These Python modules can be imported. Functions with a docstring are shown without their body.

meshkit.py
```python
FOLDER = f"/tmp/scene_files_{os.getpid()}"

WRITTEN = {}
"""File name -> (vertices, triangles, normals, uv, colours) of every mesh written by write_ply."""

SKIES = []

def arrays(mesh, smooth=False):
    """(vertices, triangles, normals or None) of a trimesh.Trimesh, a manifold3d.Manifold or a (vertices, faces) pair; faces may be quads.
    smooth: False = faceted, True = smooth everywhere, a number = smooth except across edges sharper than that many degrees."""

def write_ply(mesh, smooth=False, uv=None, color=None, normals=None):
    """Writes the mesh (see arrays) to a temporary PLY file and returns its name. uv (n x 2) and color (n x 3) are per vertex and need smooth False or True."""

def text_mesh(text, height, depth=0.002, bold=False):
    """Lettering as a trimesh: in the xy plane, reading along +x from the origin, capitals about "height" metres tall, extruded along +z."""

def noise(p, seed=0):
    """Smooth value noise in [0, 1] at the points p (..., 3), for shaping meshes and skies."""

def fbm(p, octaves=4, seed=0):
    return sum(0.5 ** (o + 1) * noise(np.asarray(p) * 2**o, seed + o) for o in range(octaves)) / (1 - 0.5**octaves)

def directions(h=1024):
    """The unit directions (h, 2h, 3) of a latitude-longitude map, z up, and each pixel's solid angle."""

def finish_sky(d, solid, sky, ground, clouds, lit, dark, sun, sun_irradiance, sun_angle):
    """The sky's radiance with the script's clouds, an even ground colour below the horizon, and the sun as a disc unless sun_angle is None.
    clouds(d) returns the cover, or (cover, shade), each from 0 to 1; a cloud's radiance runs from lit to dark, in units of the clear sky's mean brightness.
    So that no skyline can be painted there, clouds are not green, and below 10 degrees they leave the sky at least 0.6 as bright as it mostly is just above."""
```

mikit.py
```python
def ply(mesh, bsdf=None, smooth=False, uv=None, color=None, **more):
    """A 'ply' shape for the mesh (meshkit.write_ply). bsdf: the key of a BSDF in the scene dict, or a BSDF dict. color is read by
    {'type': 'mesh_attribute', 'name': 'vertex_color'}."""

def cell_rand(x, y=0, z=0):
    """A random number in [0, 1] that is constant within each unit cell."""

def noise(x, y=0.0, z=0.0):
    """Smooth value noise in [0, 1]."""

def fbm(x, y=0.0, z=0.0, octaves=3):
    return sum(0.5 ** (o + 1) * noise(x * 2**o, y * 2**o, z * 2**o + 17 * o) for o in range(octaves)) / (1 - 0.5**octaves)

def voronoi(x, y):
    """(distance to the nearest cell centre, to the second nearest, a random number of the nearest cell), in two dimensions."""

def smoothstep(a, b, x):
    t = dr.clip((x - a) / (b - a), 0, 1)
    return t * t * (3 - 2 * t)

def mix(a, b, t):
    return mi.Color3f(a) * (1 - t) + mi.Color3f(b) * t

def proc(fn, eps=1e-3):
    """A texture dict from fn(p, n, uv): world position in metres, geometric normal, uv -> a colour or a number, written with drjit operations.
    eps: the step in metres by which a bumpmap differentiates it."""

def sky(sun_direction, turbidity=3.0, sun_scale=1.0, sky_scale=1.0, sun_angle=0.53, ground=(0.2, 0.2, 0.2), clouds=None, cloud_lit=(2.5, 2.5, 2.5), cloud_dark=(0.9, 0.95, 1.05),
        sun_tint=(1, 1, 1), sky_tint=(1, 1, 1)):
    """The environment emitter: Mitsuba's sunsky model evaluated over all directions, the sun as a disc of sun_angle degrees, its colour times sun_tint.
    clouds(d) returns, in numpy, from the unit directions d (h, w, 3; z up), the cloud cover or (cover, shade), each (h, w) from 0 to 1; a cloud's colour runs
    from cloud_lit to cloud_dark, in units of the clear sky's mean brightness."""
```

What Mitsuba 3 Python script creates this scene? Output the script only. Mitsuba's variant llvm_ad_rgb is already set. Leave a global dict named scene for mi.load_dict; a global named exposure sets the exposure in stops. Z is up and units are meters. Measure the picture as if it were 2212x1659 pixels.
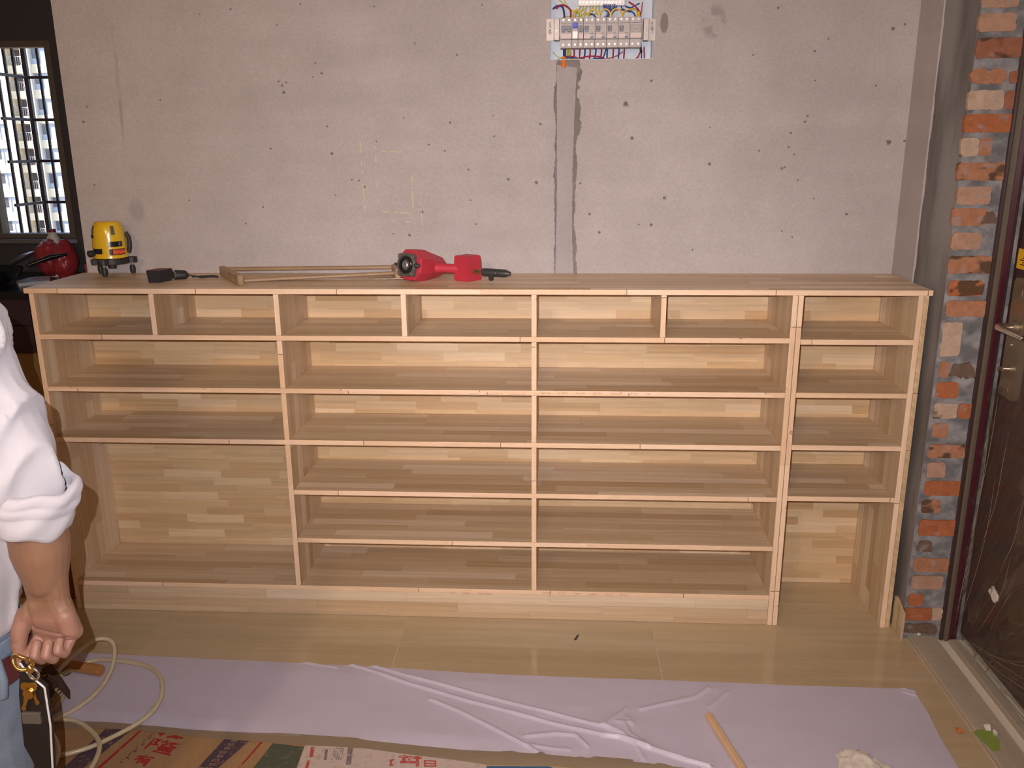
import math, random
import numpy as np
import trimesh
import manifold3d as m3
import drjit as dr
import mitsuba as mi
import mikit, meshkit
from mikit import noise, fbm, cell_rand, smoothstep, mix, proc, voronoi
from shapely.geometry import Polygon, LineString, box as sbox
from shapely.ops import unary_union
from shapely import affinity

T = mi.ScalarTransform4f
scene, labels = {}, {}
exposure = 0.20

# ------------------------------------------------------------------ camera, flash, lamp, sky
EYE = np.array([0.0, -2.5313, 1.4973])
FWD = np.array([-0.05599, 0.96273, -0.26460])
UP = np.array([-0.00450, 0.14169, 0.51649])
scene['camera'] = {
    'type': 'perspective', 'fov': 2 * math.degrees(math.atan(1106 / 1867.08)), 'fov_axis': 'x', 'near_clip': 0.02, 'far_clip': 500.0,
    'to_world': T().look_at(origin=EYE.tolist(), target=(EYE + FWD).tolist(), up=UP.tolist())}
# the camera's own flash, a little above and to the left of its lens
FL = EYE + np.array([-0.04, 0.0, 0.046])
scene['flash'] = {'type': 'spot', 'cutoff_angle': 56.0, 'beam_width': 6.0,
                  'intensity': {'type': 'rgb', 'value': [20.0, 18.8, 19.6]},
                  'to_world': T().look_at(origin=FL.tolist(), target=(FL + FWD * 2 + np.array([0.1, 0, 0.1])).tolist(), up=[0, 0, 1])}
# bare warm bulb hanging behind the photographer
BULB = (-0.75, -3.1, 2.15)
scene['bulb_lamp'] = {'type': 'sphere', 'center': list(BULB), 'radius': 0.06,
                      'emitter': {'type': 'area', 'radiance': {'type': 'rgb', 'value': [430.0, 285.0, 160.0]}}}
labels['bulb_lamp'] = {'label': 'bare glowing bulb hanging from the ceiling behind the camera', 'category': 'light bulb'}
scene['sky'] = mikit.sky([-0.80, -0.30, 0.62], turbidity=4.0, sun_scale=10.0, sky_scale=11.0, ground=(0.25, 0.24, 0.22))


# ------------------------------------------------------------------ helpers
def num(base, i):
    return base if i == 0 else f'{base}_{i:03d}'


_count = {}


def nxt(base):
    i = _count.get(base, 0)
    _count[base] = i + 1
    return num(base, i)


def add(key, mesh, bsdf, smooth=False, **kw):
    scene[key] = mikit.ply(mesh, bsdf, smooth=smooth, **kw)
    return key


def part(parent, name, mesh, bsdf, smooth=False, label=None, **kw):
    key = parent + '__' + nxt(parent + '__' + name)[len(parent) + 2:]
    add(key, mesh, bsdf, smooth, **kw)
    if label:
        labels[key] = {'label': label}
    return key


def thing(name, label, cat, group=None):
    key = nxt(name)
    labels[key] = {'label': label, 'category': cat}
    if group:
        labels[key]['group'] = group
    return key


def single(name, mesh, bsdf, label, cat, smooth=False, group=None, kind=None):
    key = thing(name, label, cat, group)
    if kind:
        labels[key]['kind'] = kind
    return add(key, mesh, bsdf, smooth)


def struct(key, mesh, bsdf, label, smooth=False, cat=None):
    add(key, mesh, bsdf, smooth)
    labels[key] = {'label': label, 'kind': 'structure'}
    if cat:
        labels[key]['category'] = cat
    return key


def cat(*ms):
    return trimesh.util.concatenate([m for m in ms])


def bx(x0, x1, y0, y1, z0, z1, c=0.0):
    """A box, its edges chamfered by c."""
    if c <= 0:
        m = trimesh.creation.box([x1 - x0, y1 - y0, z1 - z0])
        m.apply_translation([(x0 + x1) / 2, (y0 + y1) / 2, (z0 + z1) / 2])
        return m
    pts = []
    for X, sx in ((x0, 1), (x1, -1)):
        for Y, sy in ((y0, 1), (y1, -1)):
            for Z, sz in ((z0, 1), (z1, -1)):
                pts += [(X + sx * c, Y + sy * c, Z), (X + sx * c, Y, Z + sz * c), (X, Y + sy * c, Z + sz * c)]
    return trimesh.convex.convex_hull(np.array(pts))


def tf(m, M):
    m = m.copy()
    m.apply_transform(M)
    return m


def mv(m, x=0, y=0, z=0):
    m = m.copy()
    m.apply_translation([x, y, z])
    return m


def rot(m, deg, axis, at=(0, 0, 0)):
    return tf(m, trimesh.transformations.rotation_matrix(math.radians(deg), axis, at))


def frame_from(axis_z, hint=(0, 0, 1)):
    z = np.array(axis_z, float)
    z /= np.linalg.norm(z)
    h = np.array(hint, float)
    if abs(h @ z) > 0.95:
        h = np.array([1.0, 0, 0])
    x = np.cross(h, z)
    x /= np.linalg.norm(x)
    return np.stack([x, np.cross(z, x), z], 1)


def cyl(p0, p1, r0, r1=None, n=20):
    r1 = r0 if r1 is None else r1
    p0, p1 = np.array(p0, float), np.array(p1, float)
    return lathe([(0, 0), (r0, 0), (r1, 1), (0, 1)], p0, p1, n)


def lathe(profile, p0, p1, n=24):
    """Profile of (radius, fraction along p0-p1) turned about the axis p0-p1."""
    p0, p1 = np.array(p0, float), np.array(p1, float)
    R = frame_from(p1 - p0)
    a = np.arange(n) * 2 * np.pi / n
    ring = np.cos(a)[:, None] * R[:, 0] + np.sin(a)[:, None] * R[:, 1]
    v = np.concatenate([p0 + (p1 - p0) * t + ring * r for r, t in profile])
    f = []
    for i in range(len(profile) - 1):
        for j in range(n):
            k = (j + 1) % n
            f += [[i * n + j, i * n + k, (i + 1) * n + k], [i * n + j, (i + 1) * n + k, (i + 1) * n + j]]
    m = trimesh.Trimesh(v, f, process=False)
    m.merge_vertices()
    m.update_faces(m.nondegenerate_faces())
    return m


def spline(pts, n=60, closed=False):
    pts = np.array(pts, float)
    from scipy.interpolate import CubicSpline
    d = np.r_[0, np.cumsum(np.linalg.norm(np.diff(pts, axis=0), axis=1))]
    return CubicSpline(d, pts, bc_type='natural')(np.linspace(0, d[-1], n))


def tube(pts, r, n=8, caps=True):
    p = np.array(pts, float)
    r = np.broadcast_to(r, (len(p),))
    t = np.gradient(p, axis=0)
    t /= np.linalg.norm(t, axis=1, keepdims=True) + 1e-12
    u = np.cross(t[0], [0, 0, 1.0])
    if np.linalg.norm(u) < 1e-3:
        u = np.cross(t[0], [1.0, 0, 0])
    a = np.arange(n) * 2 * np.pi / n
    v = []
    for i in range(len(p)):
        u = u - (u @ t[i]) * t[i]
        u /= np.linalg.norm(u)
        w = np.cross(t[i], u)
        v.append(p[i] + r[i] * (np.cos(a)[:, None] * u + np.sin(a)[:, None] * w))
    v = np.concatenate(v)
    f = []
    for i in range(len(p) - 1):
        for j in range(n):
            k = (j + 1) % n
            f += [[i * n + j, i * n + k, (i + 1) * n + k], [i * n + j, (i + 1) * n + k, (i + 1) * n + j]]
    if caps:
        v = np.vstack([v, p[0], p[-1]])
        b = (len(p) - 1) * n
        for j in range(n):
            k = (j + 1) % n
            f += [[len(v) - 2, k, j], [len(v) - 1, b + j, b + k]]
    return trimesh.Trimesh(v, f, process=False)


def slab(poly, t, plane='xz', at=0.0, sign=1):
    """A shapely polygon extruded by t. plane 'xz': (x, z) polygon standing at y = at, growing to y = at + t; 'xy': lying from z = at up; 'yz': at x = at."""
    geoms = getattr(poly, 'geoms', [poly])
    ms = []
    for g in geoms:
        if g.is_empty or g.area < 1e-9:
            continue
        m = trimesh.creation.extrude_polygon(g, t, engine='earcut')
        v = m.vertices.copy()
        if plane == 'xz':
            v = np.stack([v[:, 0], at + v[:, 2], v[:, 1]], 1)
            m = trimesh.Trimesh(v, m.faces[:, ::-1], process=False)
        elif plane == 'yz':
            v = np.stack([at + v[:, 2], v[:, 0], v[:, 1]], 1)
            m = trimesh.Trimesh(v, m.faces, process=False)
        else:
            v[:, 2] += at
            m = trimesh.Trimesh(v, m.faces, process=False)
        ms.append(m)
    return cat(*ms)


def hull(pts_r, seg=16):
    """Convex hull of spheres (x, y, z, r)."""
    return m3.Manifold.batch_hull([m3.Manifold.sphere(r, seg).translate((x, y, z)) for x, y, z, r in pts_r])


def tomesh(man):
    m = man.to_mesh()
    return trimesh.Trimesh(np.array(m.vert_properties)[:, :3], np.array(m.tri_verts), process=False)


def union(ms):
    return m3.Manifold.batch_boolean(list(ms), m3.OpType.Add)


def rbox(cx, cy, cz, sx, sy, sz, r, seg=12):
    """Rounded box as a Manifold."""
    return hull([(cx + a * (sx / 2 - r), cy + b * (sy / 2 - r), cz + c * (sz / 2 - r), r) for a in (-1, 1) for b in (-1, 1) for c in (-1, 1)], seg)


def ragged(pts, amp, step=0.006, seed=0):
    """A polygon with its edges broken up."""
    rng = np.random.default_rng(seed)
    ring = LineString(list(pts) + [pts[0]])
    n = max(8, int(ring.length / step))
    out = []
    for i in range(n):
        p = ring.interpolate(i / n, normalized=True)
        out.append((p.x + rng.normal() * amp, p.y + rng.normal() * amp))
    return Polygon(out).buffer(0)


# ------------------------------------------------------------------ materials
def rgb(*c):
    return {'type': 'rgb', 'value': [float(x) for x in c]}


def pr(base, rough=0.6, spec=0.5, metal=0.0, coat=0.0, sheen=0.0, two=True):
    b = {'type': 'principled', 'base_color': base if isinstance(base, dict) else rgb(*base), 'roughness': rough, 'specular': spec, 'metallic': metal}
    if coat:
        b['clearcoat'] = coat
        b['clearcoat_gloss'] = 0.9
    if sheen:
        b['sheen'] = sheen
    return {'type': 'twosided', 'bsdf': b} if two else b


def bump(b, fn, scale, eps=1e-3):
    return {'type': 'bumpmap', 'arbitrary': proc(fn, eps), 'scale': scale, 'bsdf': b} if False else {'type': 'bumpmap', 'texture': proc(fn, eps), 'scale': scale, 'bsdf': b}


def M(name, b):
    scene['mat_' + name] = b
    return 'mat_' + name


def wood_tone(along, across, seed, strip, length, dark=1.0):
    row = dr.floor(across / strip + 0.37)
    a = along / length + cell_rand(row, seed, 3) * 9.0
    col = dr.floor(a)
    t = cell_rand(row, col, seed)
    t2 = cell_rand(row + 77, col, seed)
    g = fbm(along * 3.0 + t * 40, across * 120.0, t2 * 30 + seed, 4)
    fine = noise(along * 16.0, across * 620.0, t * 50)
    c = mix((0.560, 0.432, 0.298), (0.500, 0.362, 0.228), smoothstep(0.1, 0.95, t))  # faces toned down to carry the weaker grazing light
    c = mix(c, (0.405, 0.262, 0.140), smoothstep(0.84, 0.99, t) * 0.55)
    c = mix(c, (0.650, 0.535, 0.410), smoothstep(0.20, 0.05, t) * 0.7)
    c = c * (0.79 + 0.38 * g) * (0.95 + 0.09 * fine)
    fa, fr = a - col, across / strip + 0.37 - row
    joint = dr.select((fa < 0.004) | (fa > 0.996), 0.93, 1.0) * dr.select((fr < 0.02) | (fr > 0.98), 0.96, 1.0)
    return c * joint * mi.Color3f(1.0, 0.985, 0.94)  # slight warm tint stands for orange lamp light


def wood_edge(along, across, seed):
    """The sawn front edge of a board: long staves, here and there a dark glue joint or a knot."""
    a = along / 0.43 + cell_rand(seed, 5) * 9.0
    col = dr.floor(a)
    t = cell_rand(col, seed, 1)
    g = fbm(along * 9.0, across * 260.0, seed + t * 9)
    c = mix((0.78, 0.575, 0.40), (0.66, 0.445, 0.27), t) * (0.88 + 0.2 * g)  # paler than the faces: head-on flash light put into the colour
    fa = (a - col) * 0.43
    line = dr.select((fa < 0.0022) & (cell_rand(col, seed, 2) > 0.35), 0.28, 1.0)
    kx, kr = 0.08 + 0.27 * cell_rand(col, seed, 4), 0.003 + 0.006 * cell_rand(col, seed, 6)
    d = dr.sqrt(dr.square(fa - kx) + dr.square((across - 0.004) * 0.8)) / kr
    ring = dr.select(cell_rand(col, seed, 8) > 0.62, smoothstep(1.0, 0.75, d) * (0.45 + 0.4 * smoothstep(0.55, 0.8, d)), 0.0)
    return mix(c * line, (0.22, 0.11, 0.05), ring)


def wood_h(p, n, uv):      # level boards: staves along x
    zz = dr.floor(p.z / 0.05 + 0.5)
    bay = dr.floor((p.x + 5.0) / 1.35)
    flat = wood_tone(p.x, p.y, zz, 0.043, 0.52)
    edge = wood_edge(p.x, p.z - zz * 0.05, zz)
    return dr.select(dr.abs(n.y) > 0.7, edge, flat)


def wood_v(p, n, uv):      # upright boards: staves along z
    xx = dr.floor(p.x / 0.05 + 0.5)
    flat = wood_tone(p.z, p.y, xx + 40, 0.043, 0.60)
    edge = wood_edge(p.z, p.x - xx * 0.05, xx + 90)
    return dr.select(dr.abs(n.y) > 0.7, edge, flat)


def wood_b(p, n, uv):      # back panels and toe kick: staves along x, facing the room
    return wood_tone(p.x, p.z, 7.0, 0.029, 0.21) * mi.Color3f(1.03, 0.975, 0.86)  # warmer tint puts the orange lamp light into the wood colour


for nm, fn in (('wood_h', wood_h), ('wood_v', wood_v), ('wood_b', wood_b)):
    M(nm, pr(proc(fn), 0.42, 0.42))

# dark pits and knocks of the back wall: x, z, radius
SPOTS = []  # filled below
SPOTS = [(-1.545, 1.632, 0.0041), (-1.563, 1.586, 0.0047), (-1.298, 1.652, 0.0035), (-0.905, 1.703, 0.0035), (-0.895, 1.69, 0.0047), (-0.881, 1.7, 0.0041), (-0.891, 1.67, 0.0053), (-0.783, 1.757, 0.0035), (-0.765, 1.727, 0.0041), (-0.794, 1.716, 0.003), (-0.464, 1.812, 0.0035), (-0.332, 1.776, 0.0041), (-0.508, 1.588, 0.0035), (-0.359, 1.574, 0.0047), (-0.757, 1.564, 0.0041), (-0.948, 1.497, 0.0035), (-0.599, 1.516, 0.0035), (-0.429, 1.506, 0.0041), (-0.378, 1.486, 0.0035), (-0.221, 1.593, 0.0035), (-0.07, 1.567, 0.0047), (-0.218, 1.53, 0.0035), (-0.303, 1.428, 0.0041), (-0.174, 1.396, 0.0047), (-0.083, 1.386, 0.0065), (-0.298, 1.33, 0.0035), (-1.237, 1.333, 0.0041), (-0.989, 1.31, 0.0035), (-0.459, 1.292, 0.0065), (-0.663, 1.394, 0.0047), (-0.646, 1.374, 0.0059), (-0.686, 1.397, 0.0041), (-0.748, 1.48, 0.0053), (-0.743, 1.348, 0.003), (-0.503, 1.218, 0.0053), (-1.052, 1.257, 0.0035), (-0.557, 1.222, 0.0035), (-0.819, 1.93, 0.0041), (-0.587, 1.92, 0.0035), (-0.251, 1.92, 0.0035), (-1.142, 1.905, 0.003), (-0.897, 1.871, 0.0035), (-1.042, 1.919, 0.0041), (-0.281, 1.253, 0.0035), (-1.554, 1.385, 0.0041), (0.197, 1.625, 0.0106), (0.22, 1.521, 0.0065), (0.275, 1.693, 0.0053), (0.467, 1.441, 0.0065), (0.33, 1.336, 0.0071), (0.583, 1.765, 0.0041), (1.029, 1.846, 0.0053), (0.761, 1.584, 0.0041), (0.755, 1.567, 0.0047), (0.715, 1.533, 0.0041), (0.711, 1.491, 0.0035), (0.62, 1.48, 0.0041), (0.695, 1.426, 0.0053), (0.704, 1.43, 0.0035), (0.73, 1.468, 0.0035), (0.747, 1.389, 0.0035), (0.909, 1.283, 0.0053), (1.018, 1.502, 0.01), (1.065, 1.507, 0.0053), (0.122, 1.226, 0.0053), (0.09, 1.285, 0.0059), (0.29, 1.25, 0.0059), (0.25, 1.251, 0.0035), (0.427, 1.169, 0.0041), (0.802, 1.332, 0.0035), (0.744, 1.21, 0.0035), (0.71, 1.229, 0.0041), (0.961, 1.671, 0.0041), (0.996, 1.834, 0.0065), (0.649, 1.898, 0.0041), (0.806, 1.808, 0.0041), (0.768, 1.773, 0.0047), (0.463, 1.552, 0.0035), (0.058, 1.382, 0.0047), (0.776, 1.688, 0.0035)]


def plaster(p, n, uv):
    big = fbm(p.x * 1.3 + 3, p.z * 1.1, p.y * 1.3, 4)
    mid = fbm(p.x * 9, p.z * 7, p.y * 9, 3)
    fine = noise(p.x * 260, p.z * 260, p.y * 260)
    sweep = fbm(p.x * 2.2 + 0.35 * p.z, p.z * 14.0, 3.0)
    c = mix((0.380, 0.338, 0.318), (0.470, 0.424, 0.404), smoothstep(0.25, 0.75, 0.55 * big + 0.25 * mid + 0.2 * sweep))
    return c * (0.94 + 0.12 * fine)


def plaster_back(p, n, uv):
    c = plaster(p, n, uv)
    wob = 1 + 0.6 * (noise(p.x * 160, p.z * 160) - 0.5)
    m = mi.Float(0)
    for x, z, r in SPOTS:
        d = dr.sqrt(dr.square(p.x - x) + dr.square(p.z - z)) * wob
        m = dr.maximum(m, smoothstep(r, r * 0.5, d))
    rnd = cell_rand(dr.floor(p.x / 0.02), dr.floor(p.z / 0.02), 4)
    c = mix(c, (0.11, 0.095, 0.085), m * 0.8)
    # a damp mark beside the breaker box, a scuff to its right, a drip line and a faint darker patch near the left end
    d1 = dr.square((p.x - 0.308) / 0.0125) + dr.square((p.z - 1.860) / 0.030)
    c = mix(c, (0.16, 0.145, 0.12), smoothstep(1.1, 0.8, d1) * 0.75)
    d2 = dr.square((p.x - 0.46) / 0.045) + dr.square((p.z - 1.86) / 0.06)
    c = c * (1 - 0.28 * smoothstep(1.0, 0.2, d2) * smoothstep(0.42, 0.62, fbm(p.x * 30, p.z * 30, 2.0)))
    dl = dr.abs(p.x + 1.432 + 0.10 * (1.75 - p.z) * 0.25 - 0.006 * noise(p.z * 12))
    c = c * (1 - 0.22 * smoothstep(0.008, 0.002, dl) * smoothstep(1.45, 1.55, p.z) * smoothstep(1.90, 1.80, p.z) * smoothstep(0.25, 0.75, fbm(p.z * 22, p.x * 60, 3.0)))
    d3 = dr.square((p.x + 1.42) / 0.035) + dr.square((p.z - 1.30) / 0.045)
    c = c * (1 - 0.22 * smoothstep(1.0, 0.0, d3) * fbm(p.x * 40, p.z * 12, 9.0) * 1.3)
    # chalk outline of a box
    ch = mi.Float(0)
    for x0, z0, x1, z1 in ((-0.604, 1.487, -0.487, 1.483), (-0.590, 1.295, -0.487, 1.288), (-0.604, 1.500, -0.604, 1.297), (-0.487, 1.500, -0.489, 1.285), (-0.652, 1.512, -0.648, 1.295), (-0.565, 1.264, -0.500, 1.260), (-0.462, 1.37, -0.460, 1.24)):
        ax, az = x1 - x0, z1 - z0
        t = dr.clip(((p.x - x0) * ax + (p.z - z0) * az) / (ax * ax + az * az), 0, 1)
        d = dr.sqrt(dr.square(p.x - x0 - ax * t) + dr.square(p.z - z0 - az * t))
        ch = dr.maximum(ch, smoothstep(0.0030, 0.0012, d))
    ch = ch * smoothstep(0.35, 0.65, noise(p.x * 90, p.z * 90, 5.0))
    return mix(c, (0.62, 0.56, 0.28), ch * 0.55)


def cement_dark(p, n, uv):
    big = fbm(p.x * 6, p.y * 9, p.z * 2.2, 4)
    fine = noise(p.x * 300, p.z * 300, p.y * 300)
    c = mix((0.135, 0.122, 0.112), (0.290, 0.272, 0.260), smoothstep(0.3, 0.75, big))
    return c * (0.9 + 0.2 * fine)


def mortar(p, n, uv):
    big = fbm(p.x * 25, p.y * 25, p.z * 25, 4)
    fine = noise(p.x * 400, p.z * 400, p.y * 400)
    return mix((0.125, 0.125, 0.13), (0.29, 0.28, 0.28), smoothstep(0.25, 0.8, big)) * (0.85 + 0.3 * fine)


def chase_fn(p, n, uv):
    big = fbm(p.x * 20, p.z * 5, 2.0, 3)
    return mix((0.325, 0.290, 0.285), (0.415, 0.368, 0.362), big) * (0.95 + 0.1 * noise(p.x * 300, p.z * 300))


def patch_fn(p, n, uv):
    return mix((0.15, 0.135, 0.12), (0.25, 0.225, 0.205), fbm(p.x * 45, p.z * 45, 1.0, 3))


def fine_bump(p, n, uv):
    return fbm(p.x * 120, p.y * 120, p.z * 120, 3)


def coarse_bump(p, n, uv):
    return fbm(p.x * 55, p.y * 55, p.z * 55, 4)


def tile_fn(p, n, uv):
    tx, ty = dr.floor((p.x + 1.297) / 0.80), dr.floor((p.y - 0.14) / 0.80)
    t = cell_rand(tx, ty, 2)
    vein = fbm(p.x * 2.2 + t * 9, p.y * 46, t * 5, 4)
    fine = noise(p.x * 12, p.y * 330, t * 7)
    c = mix((0.425, 0.325, 0.190), (0.475, 0.368, 0.226), smoothstep(0.2, 0.8, vein))
    return c * (0.94 + 0.10 * fine) * (0.97 + 0.06 * t)


M('plaster_back', {'type': 'twosided', 'bsdf': {'type': 'diffuse', 'reflectance': proc(plaster_back)}})
M('plaster', {'type': 'twosided', 'bsdf': {'type': 'diffuse', 'reflectance': proc(plaster)}})
M('cement_dark', {'type': 'twosided', 'bsdf': {'type': 'diffuse', 'reflectance': proc(cement_dark)}})
M('mortar', {'type': 'twosided', 'bsdf': bump({'type': 'diffuse', 'reflectance': proc(mortar)}, coarse_bump, 0.004)})
M('chase', {'type': 'twosided', 'bsdf': {'type': 'diffuse', 'reflectance': proc(chase_fn)}})
M('patch', {'type': 'twosided', 'bsdf': bump({'type': 'diffuse', 'reflectance': proc(patch_fn)}, coarse_bump, 0.004)})
M('tile', pr(proc(tile_fn), 0.11, 0.5))
M('grout', pr((0.62, 0.55, 0.44), 0.8, 0.2))
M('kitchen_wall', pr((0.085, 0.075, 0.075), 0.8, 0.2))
M('white_paint', pr((0.5, 0.47, 0.45), 0.8, 0.2))

# ------------------------------------------------------------------ room shell
WY = 0.335          # face of the back wall
XL, XR = -1.618, 1.070
NICHE = Polygon([(-0.041, 1.757), (0.277, 1.757), (0.277, 2.03), (-0.041, 2.03)])
# the chiselled chase below the breaker box
chx = [(-0.020, 1.757), (-0.021, 1.70), (-0.028, 1.66), (-0.030, 1.635), (-0.026, 1.60), (-0.024, 1.575), (-0.0205, 1.56), (-0.023, 1.53), (-0.025, 1.50), (-0.0235, 1.46), (-0.027, 1.42),
       (-0.029, 1.405), (-0.024, 1.39), (-0.026, 1.34), (-0.0235, 1.28), (-0.0225, 1.2), (-0.027, 1.165), (-0.024, 1.13), (-0.025, 1.05),
       (0.053, 1.05), (0.051, 1.11), (0.046, 1.14), (0.050, 1.165), (0.047, 1.2), (0.041, 1.25), (0.039, 1.275), (0.043, 1.30), (0.042, 1.35), (0.045, 1.40), (0.049, 1.44), (0.044, 1.475), (0.042, 1.505),
       (0.050, 1.53), (0.058, 1.55), (0.060, 1.57), (0.053, 1.58), (0.057, 1.61), (0.052, 1.635), (0.043, 1.65), (0.044, 1.665), (0.052, 1.675), (0.046, 1.685), (0.056, 1.705), (0.060, 1.72), (0.055, 1.735), (0.05, 1.757)]
CHASE = ragged(chx, 0.0011, 0.0045, 3)
front = Polygon([(XL, 0), (XR + 0.35, 0), (XR + 0.35, 2.72), (XL, 2.72)]).difference(unary_union([NICHE, CHASE.buffer(0)]))
struct('wall_back', cat(slab(front, 0.08, 'xz', WY), bx(XL, XR + 0.35, WY + 0.08, WY + 0.20, 0, 2.72)), 'mat_plaster_back', 'bare grey cement plaster wall behind the bookcase')
part('wall_back', 'chase_bed', slab(CHASE.buffer(0.004), 0.02, 'xz', WY + 0.005), 'mat_patch', label='rough dark cement in the edges of the chiselled chase')
fill = ragged([(-0.0195, 1.742), (-0.018, 1.56), (-0.0165, 1.3), (-0.020, 1.06), (0.0405, 1.06), (0.033, 1.24), (0.033, 1.40), (0.036, 1.56), (0.040, 1.67), (0.044, 1.735)], 0.0006, 0.012, 4)
part('wall_back', 'chase_filler', slab(fill, 0.004, 'xz', WY + 0.0015), 'mat_chase', label='smooth grey cement filling of the chase')
pit = ragged([(0.004, 1.742), (0.03, 1.744), (0.05, 1.74), (0.05, 1.757), (0.002, 1.757)], 0.001, 0.005, 6)

# right wall: plaster strip, then a darker cement strip, then the brick end beside the door
struct('wall_right', cat(bx(XR, 1.30, 0.165, WY + 0.15, 0, 2.72), bx(1.2, 1.42, -4.6, -1.16, 0, 2.72), bx(1.1, 1.42, -1.16, -0.045, 2.10, 2.72)), 'mat_plaster', 'grey plaster strip of the right wall next to the back wall')
edge = [(0.164 + 0.003 * math.sin(z * 31) + 0.004 * (meshkit.noise(np.array([z * 40, 1, 1.0])) - 0.5), z) for z in np.linspace(0, 2.72, 160)]
strip = Polygon([(-0.058, 0)] + [(-0.058, 2.72)] + [(y - 0.001, z) for y, z in edge[::-1]])
part('wall_right', 'cement_strip', cat(slab(strip, 0.16, 'yz', XR + 0.0045)), 'mat_cement_dark', label='dark grey cement strip')
part('wall_right', 'mortar_bed', bx(XR + 0.006, 1.30, -0.0585, -0.03, 0, 2.12), 'mat_mortar', label='rough grey mortar between the exposed bricks')

part('bulb_lamp', 'cord', cyl((BULB[0], BULB[1], BULB[2] + 0.05), (BULB[0], BULB[1], 2.72), 0.003, n=8), 'mat_cement_dark')
struct('ceiling', bx(-3.75, 1.42, -4.7, 2.75, 2.72, 2.85), 'mat_plaster', 'bare grey concrete ceiling')
struct('wall_rear', bx(-3.75, 1.42, -4.75, -4.6, 0, 2.72), 'mat_plaster', 'bare grey plaster wall behind the camera')
struct('wall_left', bx(-3.75, -3.6, -4.6, 2.7, 0, 2.72), 'mat_plaster', 'bare grey plaster wall at the far left')

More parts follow.
